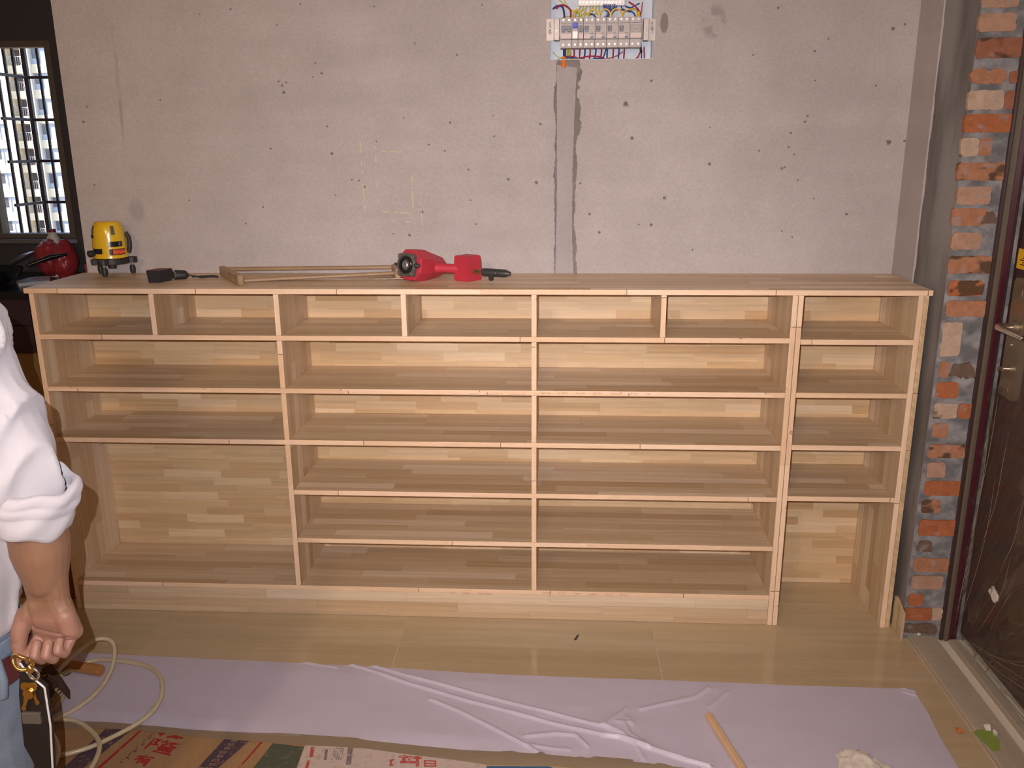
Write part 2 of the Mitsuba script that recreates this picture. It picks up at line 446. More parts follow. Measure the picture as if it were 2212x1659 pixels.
# tiled floor, one slab per tile with open joints
add('floor', bx(-3.7, 1.40, -4.65, 2.7, -0.06, -0.0022), 'mat_grout')
labels['floor'] = {'label': 'floor of large glossy beige tiles with pale joints', 'kind': 'structure'}
for i in range(-3, 3):
    for j in range(-6, 4):
        x0, x1 = -1.297 + 0.8 * i, -1.297 + 0.8 * (i + 1)
        y0, y1 = 0.14 + 0.8 * (j - 1), 0.14 + 0.8 * j
        x0, x1, y0, y1 = max(x0, -3.6), min(x1, 1.094), max(y0, -4.6), min(y1, 2.6)
        if i == 2:
            x1 = 1.094
        if x1 - x0 < 0.02 or y1 - y0 < 0.02:
            continue
        part('floor', 'tile', bx(x0 + 0.0009, x1 - 0.0009, y0 + 0.0009, y1 - 0.0009, -0.012, 0.0, 0.0006), 'mat_tile')

# ------------------------------------------------------------------ bookcase, shelf unit, shared top
TH = 0.0157
YB = 0.294
C = 0.0009
zs = dict(T=1.0921, s1=0.9478, s2=0.7808, s3=0.6125, s4=0.4437, s5=0.2765, B=0.1061)
za = dict(a=0.9447, b=0.7816, c=0.6156, d=0.4485)
ZT = 1.0921
xL0, xL1, xR0, xR1, xR2, xR3, xR4, xR5 = -1.6253, -1.6096, 0.6727, 0.6884, 0.7049, 1.0298, 1.0455, 1.0612

M('wood_t', pr(proc(lambda p, n, uv: wood_tone(p.x, p.z, 21.0, 0.034, 0.47)), 0.42, 0.42))
t = single('worktop', bx(-1.6349, 1.0662, -0.0079, WY - 0.001, ZT - TH, ZT, C), 'mat_wood_h', 'long pale pine top board lying across the bookcase and the narrow shelf unit', 'board')
b = thing('bookcase', 'wide unfinished pine bookcase with open shelves standing against the grey wall', 'bookcase')
zt = ZT - TH - 0.0004
part(b, 'side_panel', bx(xL0, xL1, 0, YB + 0.012, 0, zt, C), 'mat_wood_v')
part(b, 'side_panel', bx(xR0, xR1, 0, YB + 0.012, 0, zt, C), 'mat_wood_v')
g = 0.0003
for k in ('s1', 's2', 's3'):
    part(b, 'shelf', bx(xL1 + g, xR0 - g, 0, YB - g, zs[k] - TH, zs[k], C), 'mat_wood_h')
xd2 = (-0.8655, -0.8495)
xd4 = (-0.0882, -0.0725)
for k in ('s4', 's5'):
    part(b, 'shelf', bx(xd2[1] + g, xR0 - g, 0, YB - g, zs[k] - TH, zs[k], C), 'mat_wood_h')
part(b, 'bottom_shelf', bx(xL1 + g, xR0 - g, 0, YB - g, zs['B'] - TH, zs['B'], C), 'mat_wood_h')
part(b, 'toe_kick', bx(xL1 + g, xR0 - g, 0.0012, 0.0165, 0.0006, zs['B'] - TH - 0.0006, C), 'mat_wood_t')


def upright(x0, x1, levels):
    return cat(*[bx(x0, x1, 0, YB - g, z0 + g, z1 - g, C) for z0, z1 in levels])


rows = [(zs['s1'], zt), (zs['s2'], zs['s1'] - TH), (zs['s3'], zs['s2'] - TH)]
part(b, 'upright', upright(*xd2, rows + [(zs['B'], zs['s3'] - TH)]), 'mat_wood_v')
part(b, 'upright', upright(*xd4, rows + [(zs['s4'], zs['s3'] - TH), (zs['s5'], zs['s4'] - TH), (zs['B'], zs['s5'] - TH)]), 'mat_wood_v')
for x0 in (-1.2506, -0.4787, 0.2935):
    part(b, 'short_divider', upright(x0, x0 + TH, rows[:1]), 'mat_wood_v')
part(b, 'back_panel', bx(xL1 + g, xR0 - g, YB, YB + 0.012, 0.001, zt), 'mat_wood_b')

u = thing('shelf_unit', 'narrow unfinished pine shelf unit without a bottom between the bookcase and the brick wall', 'shelf')
part(u, 'side_panel', bx(xR1 + 0.0018, xR2, 0.0012, YB + 0.012, 0.068, zt, C), 'mat_wood_v')
part(u, 'side_panel_foot', bx(xR1 + 0.0018, xR2, 0.0006, YB + 0.012, 0, 0.0675, C), 'mat_wood_v')
part(u, 'side_panel', bx(xR3, xR4, 0, YB + 0.012, 0, zt, C), 'mat_wood_v')
for k in 'abcd':
    part(u, 'shelf', bx(xR2 + g, xR3 - g, 0, YB - g, za[k] - TH, za[k], C), 'mat_wood_h')
part(u, 'back_panel', bx(xR2 + g, xR3 - g, YB, YB + 0.012, 0.001, zt), 'mat_wood_b')


def wood_end(p, n, uv):
    c = mix((0.62, 0.45, 0.27), (0.47, 0.32, 0.175), fbm(p.x * 90, p.z * 11, 3.0))
    ring = noise(p.x * 60, (p.z + p.x * 0.8) * 130, 2.0)
    return c * (0.82 + 0.3 * ring)


M('wood_end', pr(proc(wood_end), 0.5, 0.4))
for z0, z1 in ((0.0, 0.602), (0.603, 0.781), (0.782, zt)):
    part(u, 'filler_strip', bx(xR4 + 0.0020, xR5, 0.0035, 0.06, z0, z1 - 0.0004, C), 'mat_wood_end')
# faded factory stamp on two shelf edges: printed upside down
def stamp(txt, x_right, z_top, h, parent, name):
    m = meshkit.text_mesh(txt, h, 0.0002)
    w = m.bounds[1][0]
    v = m.vertices.copy()
    v = np.stack([x_right - v[:, 0], -0.00025 + v[:, 2] * 0.9, z_top - v[:, 1]], 1)
    part(parent, name, trimesh.Trimesh(v, m.faces, process=False), 'mat_stamp')
    return x_right - w


M('stamp', pr((0.36, 0.22, 0.17), 0.8, 0.1))
xr = -0.105
for txt in ('2013/09/09', 'DA1200001', '100047', 'F25.D'):
    xr = stamp(txt, xr, zs['s2'] - 0.0115, 0.0062, b, 'stamp') - 0.022
xr = -0.22
for txt in ('DA1200001', '100047', 'F25.D'):
    xr = stamp(txt, xr, zs['B'] - 0.0125, 0.0055, b, 'stamp') - 0.022
# row of blocky worn characters to the right of the numbers
def worn(x0, n, z, h, seed):
    rng = np.random.default_rng(seed)
    ms = []
    x = x0
    for i in range(n):
        if i and i % 4 == 0:
            x += 0.022
        for k in range(3):
            zz = z - h * (0.1 + 0.36 * k)
            ms.append(bx(x, x + h * rng.uniform(0.6, 0.9), -0.0002, 0.00002, zz - 0.0007, zz))
        xx = x + h * rng.uniform(0.1, 0.7)
        ms.append(bx(xx, xx + 0.0008, -0.0002, 0.00002, z - h, z))
        x += h * 1.25
    return cat(*ms)


part(b, 'stamp', worn(-0.06, 26, zs['s2'] - 0.004, 0.0062, 1), 'mat_stamp')
part(b, 'stamp', worn(-0.05, 24, zs['B'] - 0.0055, 0.0055, 2), 'mat_stamp')
BRICKS = [
    (1.073, 1.169, 1.835, 1.858, 'pale', '') ,
    (1.073, 1.168, 1.777, 1.822, 'pale', '') ,
    (1.075, 1.193, 1.713, 1.762, 'red', 'spot') ,
    (1.069, 1.165, 1.649, 1.689, 'orange', 'lobes') ,
    (1.171, 1.194, 1.649, 1.68, 'red', '') ,
    (1.07, 1.163, 1.584, 1.633, 'white', '') ,
    (1.166, 1.194, 1.584, 1.63, 'red', '') ,
    (1.069, 1.195, 1.526, 1.573, 'deep', '') ,
    (1.068, 1.114, 1.464, 1.512, 'white', 'spot') ,
    (1.115, 1.15, 1.465, 1.511, 'orange', '') ,
    (1.067, 1.194, 1.401, 1.449, 'orange', 'spot') ,
    (1.073, 1.163, 1.337, 1.385, 'pale', '') ,
    (1.067, 1.161, 1.279, 1.327, 'orange', '') ,
    (1.143, 1.195, 1.282, 1.319, 'dark', '') ,
    (1.074, 1.154, 1.215, 1.261, 'pale', '') ,
    (1.075, 1.199, 1.148, 1.197, 'orange', 'spot') ,
    (1.082, 1.179, 1.085, 1.128, 'deep', 'spot') ,
    (1.083, 1.195, 1.027, 1.072, 'orange', '') ,
    (1.082, 1.136, 0.911, 1.01, 'white', '') ,
    (1.087, 1.113, 0.848, 0.896, 'orange', '') ,
    (1.115, 1.192, 0.848, 0.893, 'dark', '') ,
    (1.085, 1.147, 0.786, 0.834, 'deep', '') ,
    (1.085, 1.151, 0.725, 0.771, 'white', 'spot') ,
    (1.154, 1.196, 0.727, 0.77, 'deep', '') ,
    (1.088, 1.134, 0.665, 0.709, 'orange', '') ,
    (1.084, 1.194, 0.603, 0.644, 'orange', 'spot') ,
    (1.086, 1.141, 0.541, 0.589, 'pale', '') ,
    (1.087, 1.196, 0.483, 0.53, 'deep', '') ,
    (1.086, 1.14, 0.427, 0.469, 'orange', 'spot') ,
    (1.085, 1.194, 0.353, 0.404, 'deep', '') ,
    (1.084, 1.139, 0.297, 0.337, 'dark', '') ,
    (1.085, 1.189, 0.232, 0.278, 'orange', 'spot') ,
    (1.084, 1.178, 0.174, 0.219, 'pale', '') ,
    (1.081, 1.129, 0.113, 0.16, 'deep', 'lobes') ,
    (1.074, 1.157, 0.065, 0.108, 'deep', 'spot') ,
    (1.158, 1.189, 0.066, 0.111, 'white', '') ,
    (1.077, 1.185, 0.017, 0.057, 'dark', '') ,
]


def brick_fn(base, spot):
    def fn(p, n, uv):
        g = fbm(p.x * 60, p.z * 60, p.y * 60, 4)
        f = noise(p.x * 500, p.z * 500, 3.0)
        c = mi.Color3f(base) * 0.85 * (0.72 + 0.5 * g) * (0.9 + 0.2 * f)
        dust = smoothstep(0.62, 0.8, fbm(p.x * 35 + 7, p.z * 50, 2.0, 3))
        c = mix(c, (0.30, 0.27, 0.25), dust * 0.5)
        if spot:
            m = smoothstep(0.50, 0.64, fbm(p.x * 22 + 3, p.z * 30 + spot, 5.0, 3))
            c = mix(c, (0.06, 0.045, 0.03), m * 0.85)
        return c
    return fn


TONES = dict(pale=(0.46, 0.275, 0.19), white=(0.52, 0.375, 0.27), orange=(0.42, 0.20, 0.115), red=(0.33, 0.14, 0.085), deep=(0.42, 0.145, 0.065), dark=(0.17, 0.11, 0.085))
for k, cc in TONES.items():
    for s in (0, 1):
        M(f'brick_{k}_{s}', {'type': 'twosided', 'bsdf': bump({'type': 'diffuse', 'reflectance': proc(brick_fn(cc, s))}, coarse_bump, 0.0025)})
for i, (x0, x1, z0, z1, tone, shape) in enumerate(BRICKS):
    if shape == 'lobes':
        w = (x1 - x0) / 2
        pg = unary_union([affinity.scale(LineString([(x0 + w * 0.5, (z0 + z1) / 2), (x0 + w * 0.55, (z0 + z1) / 2)]).buffer(w * 0.5), 1.0, (z1 - z0) / w * 0.98),
                          affinity.scale(LineString([(x0 + w * 1.45, (z0 + z1) / 2), (x0 + w * 1.5, (z0 + z1) / 2)]).buffer(w * 0.5), 1.0, (z1 - z0) / w * 0.93), sbox(x0 + 0.01, z0, x1 - 0.012, (z0 + z1) / 2)])
        pg = ragged(list(pg.exterior.coords)[:-1], 0.0012, 0.007, i)
    elif tone == 'dark':
        pg = ragged([(x0, z0 + 0.006), (x0 + 0.012, z1 - 0.004), (x1 - 0.02, z1), (x1, z0 + 0.012), (x1 - 0.008, z0)], 0.0022, 0.008, i)
    else:
        e = 0.0045
        pg = ragged([(x0 + e, z0), (x1 - e, z0), (x1, z0 + e), (x1, z1 - e), (x1 - e, z1), (x0 + e, z1), (x0, z1 - e), (x0, z0 + e)], 0.0009, 0.009, i)
    part('wall_right', 'brick', slab(pg, 0.012, 'xz', -0.0605 - 0.0012 * (i % 3)), f'mat_brick_{tone}_{1 if shape == "spot" else 0}')

# ------------------------------------------------------------------ entrance door, frame, threshold
def door_fn(p, n, uv):
    g = fbm(p.y * 30, p.z * 1.6, p.x * 30, 3)
    return mix((0.032, 0.016, 0.017), (0.060, 0.030, 0.026), g)


M('door', pr(proc(door_fn), 0.3, 0.5))
M('door_edge', pr((0.060, 0.012, 0.018), 0.28, 0.5))
M('frame_dark', pr((0.045, 0.025, 0.024), 0.3, 0.5))
M('frame_olive', pr((0.105, 0.083, 0.058), 0.35, 0.5))  # lighter tone paints the gloss along the rounded lip
M('bronze', pr((0.36, 0.29, 0.20), 0.36, 0.5, metal=0.85))
M('chrome', pr((0.75, 0.74, 0.72), 0.2, 0.5, metal=1.0))
M('steel', pr((0.6, 0.58, 0.56), 0.35, 0.5, metal=0.9))
struct('door_1', cat(bx(1.245, 1.295, -1.02, -0.074, 0.034, 2.06, 0.002)), 'mat_door', 'dark maroon steel entrance door on the right', cat='door')
for z0, z1 in ((1.30, 1.95), (0.16, 0.70)):
    part('door_1', 'raised_panel', cat(bx(1.238, 1.246, -0.90, -0.235, z0, z1, 0.004), bx(1.232, 1.239, -0.84, -0.295, z0 + 0.06, z1 - 0.06, 0.004)), 'mat_door')
struct('trim_1', cat(bx(1.190, 1.199, -0.0665, -0.04, 0, 2.10, 0.0012), bx(1.190, 1.245, -1.10, -0.066, 2.062, 2.10, 0.002), bx(1.19, 1.245, -1.10, -1.06, 0, 2.10, 0.002)), 'mat_frame_dark', 'dark maroon steel door frame beside the bricks')
part('trim_1', 'light_blocker', bx(1.297, 1.31, -1.12, -0.02, -0.05, 2.12), 'mat_frame_dark')  # added unseen dark sheet, keeps daylight out of the door gaps
part('trim_1', 'frame_lip', bx(1.199, 1.215, -0.0745, -0.04, 0.0, 2.06, 0.004), 'mat_frame_olive', label='rounded lip of the frame, edge highlight painted in olive')
part('trim_1', 'frame_rebate', bx(1.2155, 1.233, -0.0705, -0.04, 0.0, 2.06, 0.003), 'mat_door_edge', label='maroon inner rebate')
part('trim_1', 'frame_stop', bx(1.2335, 1.2445, -0.060, -0.03, 0.0, 2.06, 0.002), 'mat_frame_dark')
# lock plate, lever, thumb turn
pl = Polygon([(-0.2, 0.822), (-0.2, 1.136), (-0.193, 1.146), (-0.137, 1.146), (-0.130, 1.136), (-0.130, 0.835), (-0.135, 0.826)]).buffer(0.003)
h = part('door_1', 'handle', slab(pl, 0.020, 'yz', 1.2255), 'mat_bronze', label='bronze coloured lock plate')
part(h, 'lever', tomesh(union([hull([(1.228, -0.165, 1.018, 0.012), (1.186, -0.163, 1.018, 0.0105)]), hull([(1.186, -0.160, 1.017, 0.011), (1.184, -0.19, 1.016, 0.009)]), hull([(1.184, -0.19, 1.016, 0.009), (1.188, -0.275, 1.012, 0.0075)])])), 'mat_chrome', smooth=40, label='shiny lever handle')
part(h, 'spindle_collar', cyl((1.2262, -0.165, 1.018), (1.214, -0.165, 1.018), 0.019, 0.017), 'mat_bronze', smooth=35)
part(h, 'thumb_turn', cat(cyl((1.2262, -0.165, 0.902), (1.208, -0.165, 0.902), 0.007), bx(1.196, 1.21, -0.168, -0.160, 0.8965, 0.9075, 0.001)), 'mat_chrome', smooth=35)
for zz in (1.112, 0.846):
    part(h, 'recess_plate', bx(1.2235, 1.2262, -0.178, -0.152, zz - 0.010, zz + 0.010, 0.001), 'mat_bronze')
part(h, 'screw', cyl((1.2262, -0.16, 0.968), (1.2225, -0.16, 0.968), 0.0042), 'mat_chrome', smooth=35)
M('sticker_yellow', pr((0.72, 0.42, 0.02), 0.5, 0.3))
M('ink', pr((0.05, 0.035, 0.02), 0.7, 0.2))
yl = Polygon([(-0.17, 1.172), (-0.093, 1.172), (-0.093, 1.218), (-0.17, 1.218)]).buffer(0.004)
s = single('warning_sticker', slab(yl, 0.0008, 'yz', 1.2440), 'mat_sticker_yellow', 'yellow sticker on the door above the lock plate', 'sticker')
part(s, 'print', cat(*[bx(1.2437, 1.24405, -0.165, -0.105 - 0.012 * (i % 2), 1.179 + i * 0.006, 1.1815 + i * 0.006) for i in range(4)]), 'mat_ink')

# loose protective film hanging off the lower half of the door
def film_verts():
    ys = np.linspace(-0.99, -0.085, 240)
    zs_ = np.linspace(0.05, 0.93, 200)
    Y, Z = np.meshgrid(ys, zs_, indexing='ij')
    p = np.stack([Y * 9, Z * 3, Y * 0], -1)
    fold = np.abs(np.sin((Y * 1.0 + 0.55 * (Z - 0.9)) * 34 + 3.0 * meshkit.fbm(p, 3, 5)))
    X = 1.2290 - 0.010 * meshkit.fbm(np.stack([Y * 6, Z * 4, Y * 0], -1), 3, 2) - 0.009 * (1 - fold) ** 6
    R = np.hypot(Y + 0.07, Z - 0.02)
    A = np.arctan2(Z - 0.02, -(Y + 0.07)) + 0.10 * (R - 0.3) ** 2
    for a, r0, r1, hh in ((0.12, 0.05, 0.9, 7), (0.20, 0.1, 0.95, 6), (0.27, 0.2, 0.8, 5), (0.42, 0.25, 0.7, 4), (0.60, 0.3, 0.65, 4), (0.95, 0.2, 0.6, 5), (1.12, 0.15, 0.7, 6), (1.24, 0.05, 0.85, 8), (1.33, 0.1, 0.9, 7), (1.42, 0.05, 0.92, 8), (1.49, 0.2, 0.9, 6)):
        X = X - 0.001 * hh * np.exp(-((A - a) * np.maximum(R, 0.12) / 0.006) ** 2) * np.clip((R - r0) * 12, 0, 1) * np.clip((r1 - R) * 6, 0, 1)
    v = np.stack([X, Y, Z], -1).reshape(-1, 3)
    n, m = len(ys), len(zs_)
    i, j = np.meshgrid(np.arange(n - 1), np.arange(m - 1), indexing='ij')
    a = (i * m + j).ravel()
    f = np.stack([a, a + m, a + m + 1, a + 1], 1)
    keep = ~((v[f].mean(1)[:, 2] > 0.80 + 0.10 * meshkit.noise(v[f].mean(1) * 14)))
    return v, f[keep]


M('clear_film', {'type': 'blendbsdf', 'weight': 0.11, 'a': {'type': 'thindielectric', 'int_ior': 1.45}, 'b': {'type': 'twosided', 'bsdf': {'type': 'principled', 'base_color': rgb(0.17, 0.12, 0.08), 'roughness': 0.25, 'specular': 0.9}}})
fv, ff = film_verts()
pf = part('door_1', 'protective_film', (fv, ff), 'mat_clear_film', smooth=True, label='torn clear protective film on the lower half')
M('crease', pr((0.22, 0.165, 0.10), 0.4, 0.6))  # pale brown tubes stand for highlights along the film folds
rngc = np.random.default_rng(11)
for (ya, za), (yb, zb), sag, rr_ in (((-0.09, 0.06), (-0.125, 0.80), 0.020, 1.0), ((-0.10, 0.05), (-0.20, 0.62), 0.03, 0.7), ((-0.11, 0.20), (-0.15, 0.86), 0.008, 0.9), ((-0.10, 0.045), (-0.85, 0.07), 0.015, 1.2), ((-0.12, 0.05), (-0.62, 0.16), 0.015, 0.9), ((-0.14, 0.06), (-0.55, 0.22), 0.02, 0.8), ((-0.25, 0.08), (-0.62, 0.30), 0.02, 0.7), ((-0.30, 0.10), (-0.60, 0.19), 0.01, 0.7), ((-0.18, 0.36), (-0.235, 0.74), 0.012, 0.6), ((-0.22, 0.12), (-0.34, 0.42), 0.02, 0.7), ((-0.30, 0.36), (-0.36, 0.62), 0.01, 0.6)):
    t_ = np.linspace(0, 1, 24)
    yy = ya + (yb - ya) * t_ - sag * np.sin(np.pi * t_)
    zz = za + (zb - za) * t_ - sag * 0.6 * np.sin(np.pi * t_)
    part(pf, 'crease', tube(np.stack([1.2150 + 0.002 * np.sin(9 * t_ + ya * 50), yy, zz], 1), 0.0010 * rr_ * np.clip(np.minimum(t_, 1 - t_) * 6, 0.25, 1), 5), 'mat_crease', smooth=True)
M('torn', pr((0.62, 0.58, 0.5), 0.6, 0.3))
tr = ragged([(-0.262, 0.30), (-0.25, 0.27), (-0.285, 0.255), (-0.30, 0.275), (-0.29, 0.29)], 0.002, 0.006, 8)
part('door_1', 'torn_edge', slab(tr, 0.004, 'yz', 1.217), 'mat_torn', label='whitish torn flap of the film')

def stone_fn(p, n, uv):
    c = mix((0.33, 0.27, 0.20), (0.43, 0.36, 0.275), fbm(p.x * 20, p.y * 5, 1.0, 3))
    return c * (0.93 + 0.14 * noise(p.x * 350, p.y * 350))


M('stone', pr(proc(stone_fn), 0.5, 0.35))
thr = single('door_threshold', cat(bx(1.0955, 1.1775, -1.15, -0.0605, -0.02, 0.012, 0.002)), 'mat_stone', 'long beige stone threshold strip on the floor along the door', 'threshold')
labels[thr] = {'label': 'long beige stone threshold strip on the floor along the door', 'kind': 'structure', 'category': 'threshold'}
M('track', pr((0.045, 0.038, 0.03), 0.6, 0.3))
M('sill', pr((0.34, 0.29, 0.22), 0.55, 0.4))
sl = single('door_sill', bx(1.1785, 1.30, -1.15, -0.062, -0.03, -0.010, 0.001), 'mat_track', 'dark sill groove with a dusty metal rail in front of the door', 'door sill')
labels[sl]['kind'] = 'structure'
part(sl, 'rail', bx(1.212, 1.240, -1.10, -0.080, -0.011, 0.014, 0.002), 'mat_sill', label='dusty beige rail')
# upright piece of tile leaning at the foot of the right wall
sk = Polygon([(-0.073, 0.0), (-0.073, 0.094), (-0.010, 0.116), (0.0, 0.116), (0.0, 0.0)])
single('skirting_tile', slab(sk, 0.0085, 'yz', 1.0655), 'mat_tile', 'small upright offcut of beige tile at the foot of the brick wall', 'tile')
M('green', pr((0.22, 0.29, 0.06), 0.7, 0.2))
M('clay', pr((0.42, 0.14, 0.05), 0.8, 0.2))
gp = ragged([(1.084, -0.525), (1.118, -0.513), (1.135, -0.518), (1.137, -0.56), (1.122, -0.60), (1.10, -0.60)], 0.0012, 0.006, 2)
single('paper_scrap', slab(gp, 0.0006, 'xy', 0.0124), 'mat_green', 'torn green paper scrap lying on the stone threshold', 'paper')
from scipy.spatial import ConvexHull
rng = np.random.default_rng(4)
pb = trimesh.convex.convex_hull(rng.normal(size=(30, 3)) * [0.005, 0.005, 0.003] + [1.056, -0.513, 0.0075])
pb.apply_translation([0, 0, -pb.bounds[0][2]])
single('brick_chip', pb, 'mat_clay', 'small orange chip of brick on the floor beside the stone threshold', 'brick chip')
for i, (x, y, r) in enumerate(((1.128, -0.513, 0.011), (1.136, -0.535, 0.008), (1.125, -0.062, 0.008))):
    cl = trimesh.convex.convex_hull(rng.normal(size=(26, 3)) * [r * .5, r * .5, 0.003] + [x, y, 0.0])
    cl.apply_translation([0, 0, 0.0121 - cl.bounds[0][2]])
    single('plaster_crumb', cl, 'mat_torn', ('pale plaster crumb at the upper edge of the green paper scrap', 'smaller plaster crumb at the near side of the green paper scrap', 'white plaster crumb on the threshold at the foot of the bricks')[i], 'plaster crumb')
# ------------------------------------------------------------------ open distribution box with circuit breakers
def bX(X):
    return -0.0812 + X * 0.000191


def bZ(Y):
    return 1.9298 - Y * 0.0001926


M('box_metal', pr((0.50, 0.55, 0.60), 0.45, 0.4))
M('zinc', pr((0.40, 0.35, 0.31), 0.45, 0.5, metal=0.3))
M('breaker_grey', pr((0.42, 0.375, 0.35), 0.5, 0.4))
M('breaker_label', pr((0.62, 0.49, 0.445), 0.5, 0.4))
M('toggle_grey', pr((0.17, 0.17, 0.19), 0.4, 0.4))
M('toggle_light', pr((0.36, 0.32, 0.27), 0.4, 0.4))
M('toggle_blue', pr((0.03, 0.06, 0.55), 0.25, 0.6))
M('slot', pr((0.05, 0.05, 0.06), 0.6, 0.2))
M('test_blue', pr((0.07, 0.16, 0.28), 0.4, 0.4))
M('yellow_dot', pr((0.75, 0.5, 0.08), 0.5, 0.3))
M('wire_red', pr((0.36, 0.035, 0.05), 0.35, 0.5))
M('wire_blue', pr((0.035, 0.06, 0.22), 0.35, 0.5))
M('wire_yellow', pr((0.68, 0.47, 0.03), 0.35, 0.5))
M('wire_green', pr((0.45, 0.42, 0.05), 0.35, 0.5))
M('wire_black', pr((0.02, 0.02, 0.022), 0.35, 0.5))
M('terminal', pr((0.82, 0.80, 0.76), 0.3, 0.6))
M('orange_pipe', pr((0.80, 0.20, 0.025), 0.35, 0.5))
db = thing('distribution_box', 'open electrical distribution box full of red, blue and yellow wires set in the wall', 'electrical box')
x0, x1, z0, z1 = -0.0405, 0.2765, 1.7575, 2.029
part(db, 'enclosure', cat(bx(x0, x1, 0.398, 0.402, z0, z1), bx(x0, x0 + 0.0015, 0.336, 0.4, z0, z1), bx(x1 - 0.0015, x1, 0.336, 0.4, z0, z1), bx(x0, x1, 0.336, 0.4, z0, z0 + 0.0015), bx(x0, x1, 0.336, 0.4, z1 - 0.0015, z1)), 'mat_box_metal', label='pale bluish sheet metal enclosure')
part(db, 'din_rail', bx(x0 + 0.002, x1 - 0.002, 0.350, 0.356, 1.826, 1.861), 'mat_zinc')
for s, (ea, eb, ia, ib) in enumerate(((150, 268, 275, 360), (1790, 1900, 1695, 1780))):
    dy = 20 * s
    ear = sbox(bX(ea), bZ(605 + dy), bX(eb), bZ(280 + dy)).buffer(-0.002).buffer(0.002)
    xm = (bX(ea) + bX(eb)) / 2
    ear = ear.difference(unary_union([LineString([(xm, bZ(345 + dy)), (xm, bZ(480 + dy))]).buffer(0.0026), LineString([(xm, bZ(478 + dy)), (xm, bZ(482 + dy))]).buffer(0.0052)]))
    k = part(db, 'bracket', cat(slab(ear, 0.0016, 'xz', 0.3320), bx(bX(ia), bX(ib), 0.3005, 0.3320, bZ(615 + dy), bZ(295 + dy), 0.001)), 'mat_zinc')
    part(k, 'screw', lathe([(0, 0), (0.0042, 0), (0.0042, 0.6), (0.0025, 1), (0, 1)], (xm, 0.332, bZ(425 + dy)), (xm, 0.3285, bZ(425 + dy)), 14), 'mat_chrome', smooth=35)
    xc = (bX(ia) + bX(ib)) / 2
    part(k, 'screw', cyl((xc, 0.3005, bZ(475 + dy)), (xc, 0.2985, bZ(475 + dy)), 0.0022, n=12), 'mat_chrome', smooth=35)
part(db, 'terminal_bar', cat(bx(bX(655), bX(1410), 0.352, 0.368, bZ(82), bZ(-40), 0.002)), 'mat_terminal', label='bright white terminal bar')
for i in range(12):
    xx = bX(690 + i * 58)
    part(db, 'terminal_screw', cyl((xx, 0.352, bZ(30)), (xx, 0.3495, bZ(30)), 0.0032, n=10), 'mat_steel', smooth=35)

BR = [(378, 560, 2, 'main', 'two-pole grey circuit breaker with a joined toggle, leftmost on the rail'),
      (564, 656, 1, 'blue', 'single circuit breaker with a bright blue toggle and clear cover'),
      (660, 742, 1, 'one', 'single grey circuit breaker just right of the blue-toggle one'),
      (746, 926, 2, 'rcbo', 'double-width breaker with a blue test button, first of four alike from the left'),
      (930, 1109, 2, 'rcbo', 'double-width breaker with a blue test button, second of four alike from the left'),
      (1113, 1292, 2, 'rcbo', 'double-width breaker with a blue test button, third of four alike from the left'),
      (1296, 1475, 2, 'rcbo', 'double-width breaker with a blue test button, fourth of four alike from the left'),
      (1480, 1662, 2, 'end', 'two-pole grey circuit breaker with a wide beige toggle, rightmost on the rail')]
prof = [(0.350, 1.789), (0.306, 1.789), (0.306, 1.8115), (0.2865, 1.8125), (0.2865, 1.8565), (0.306, 1.8575), (0.306, 1.8755), (0.350, 1.8755)]
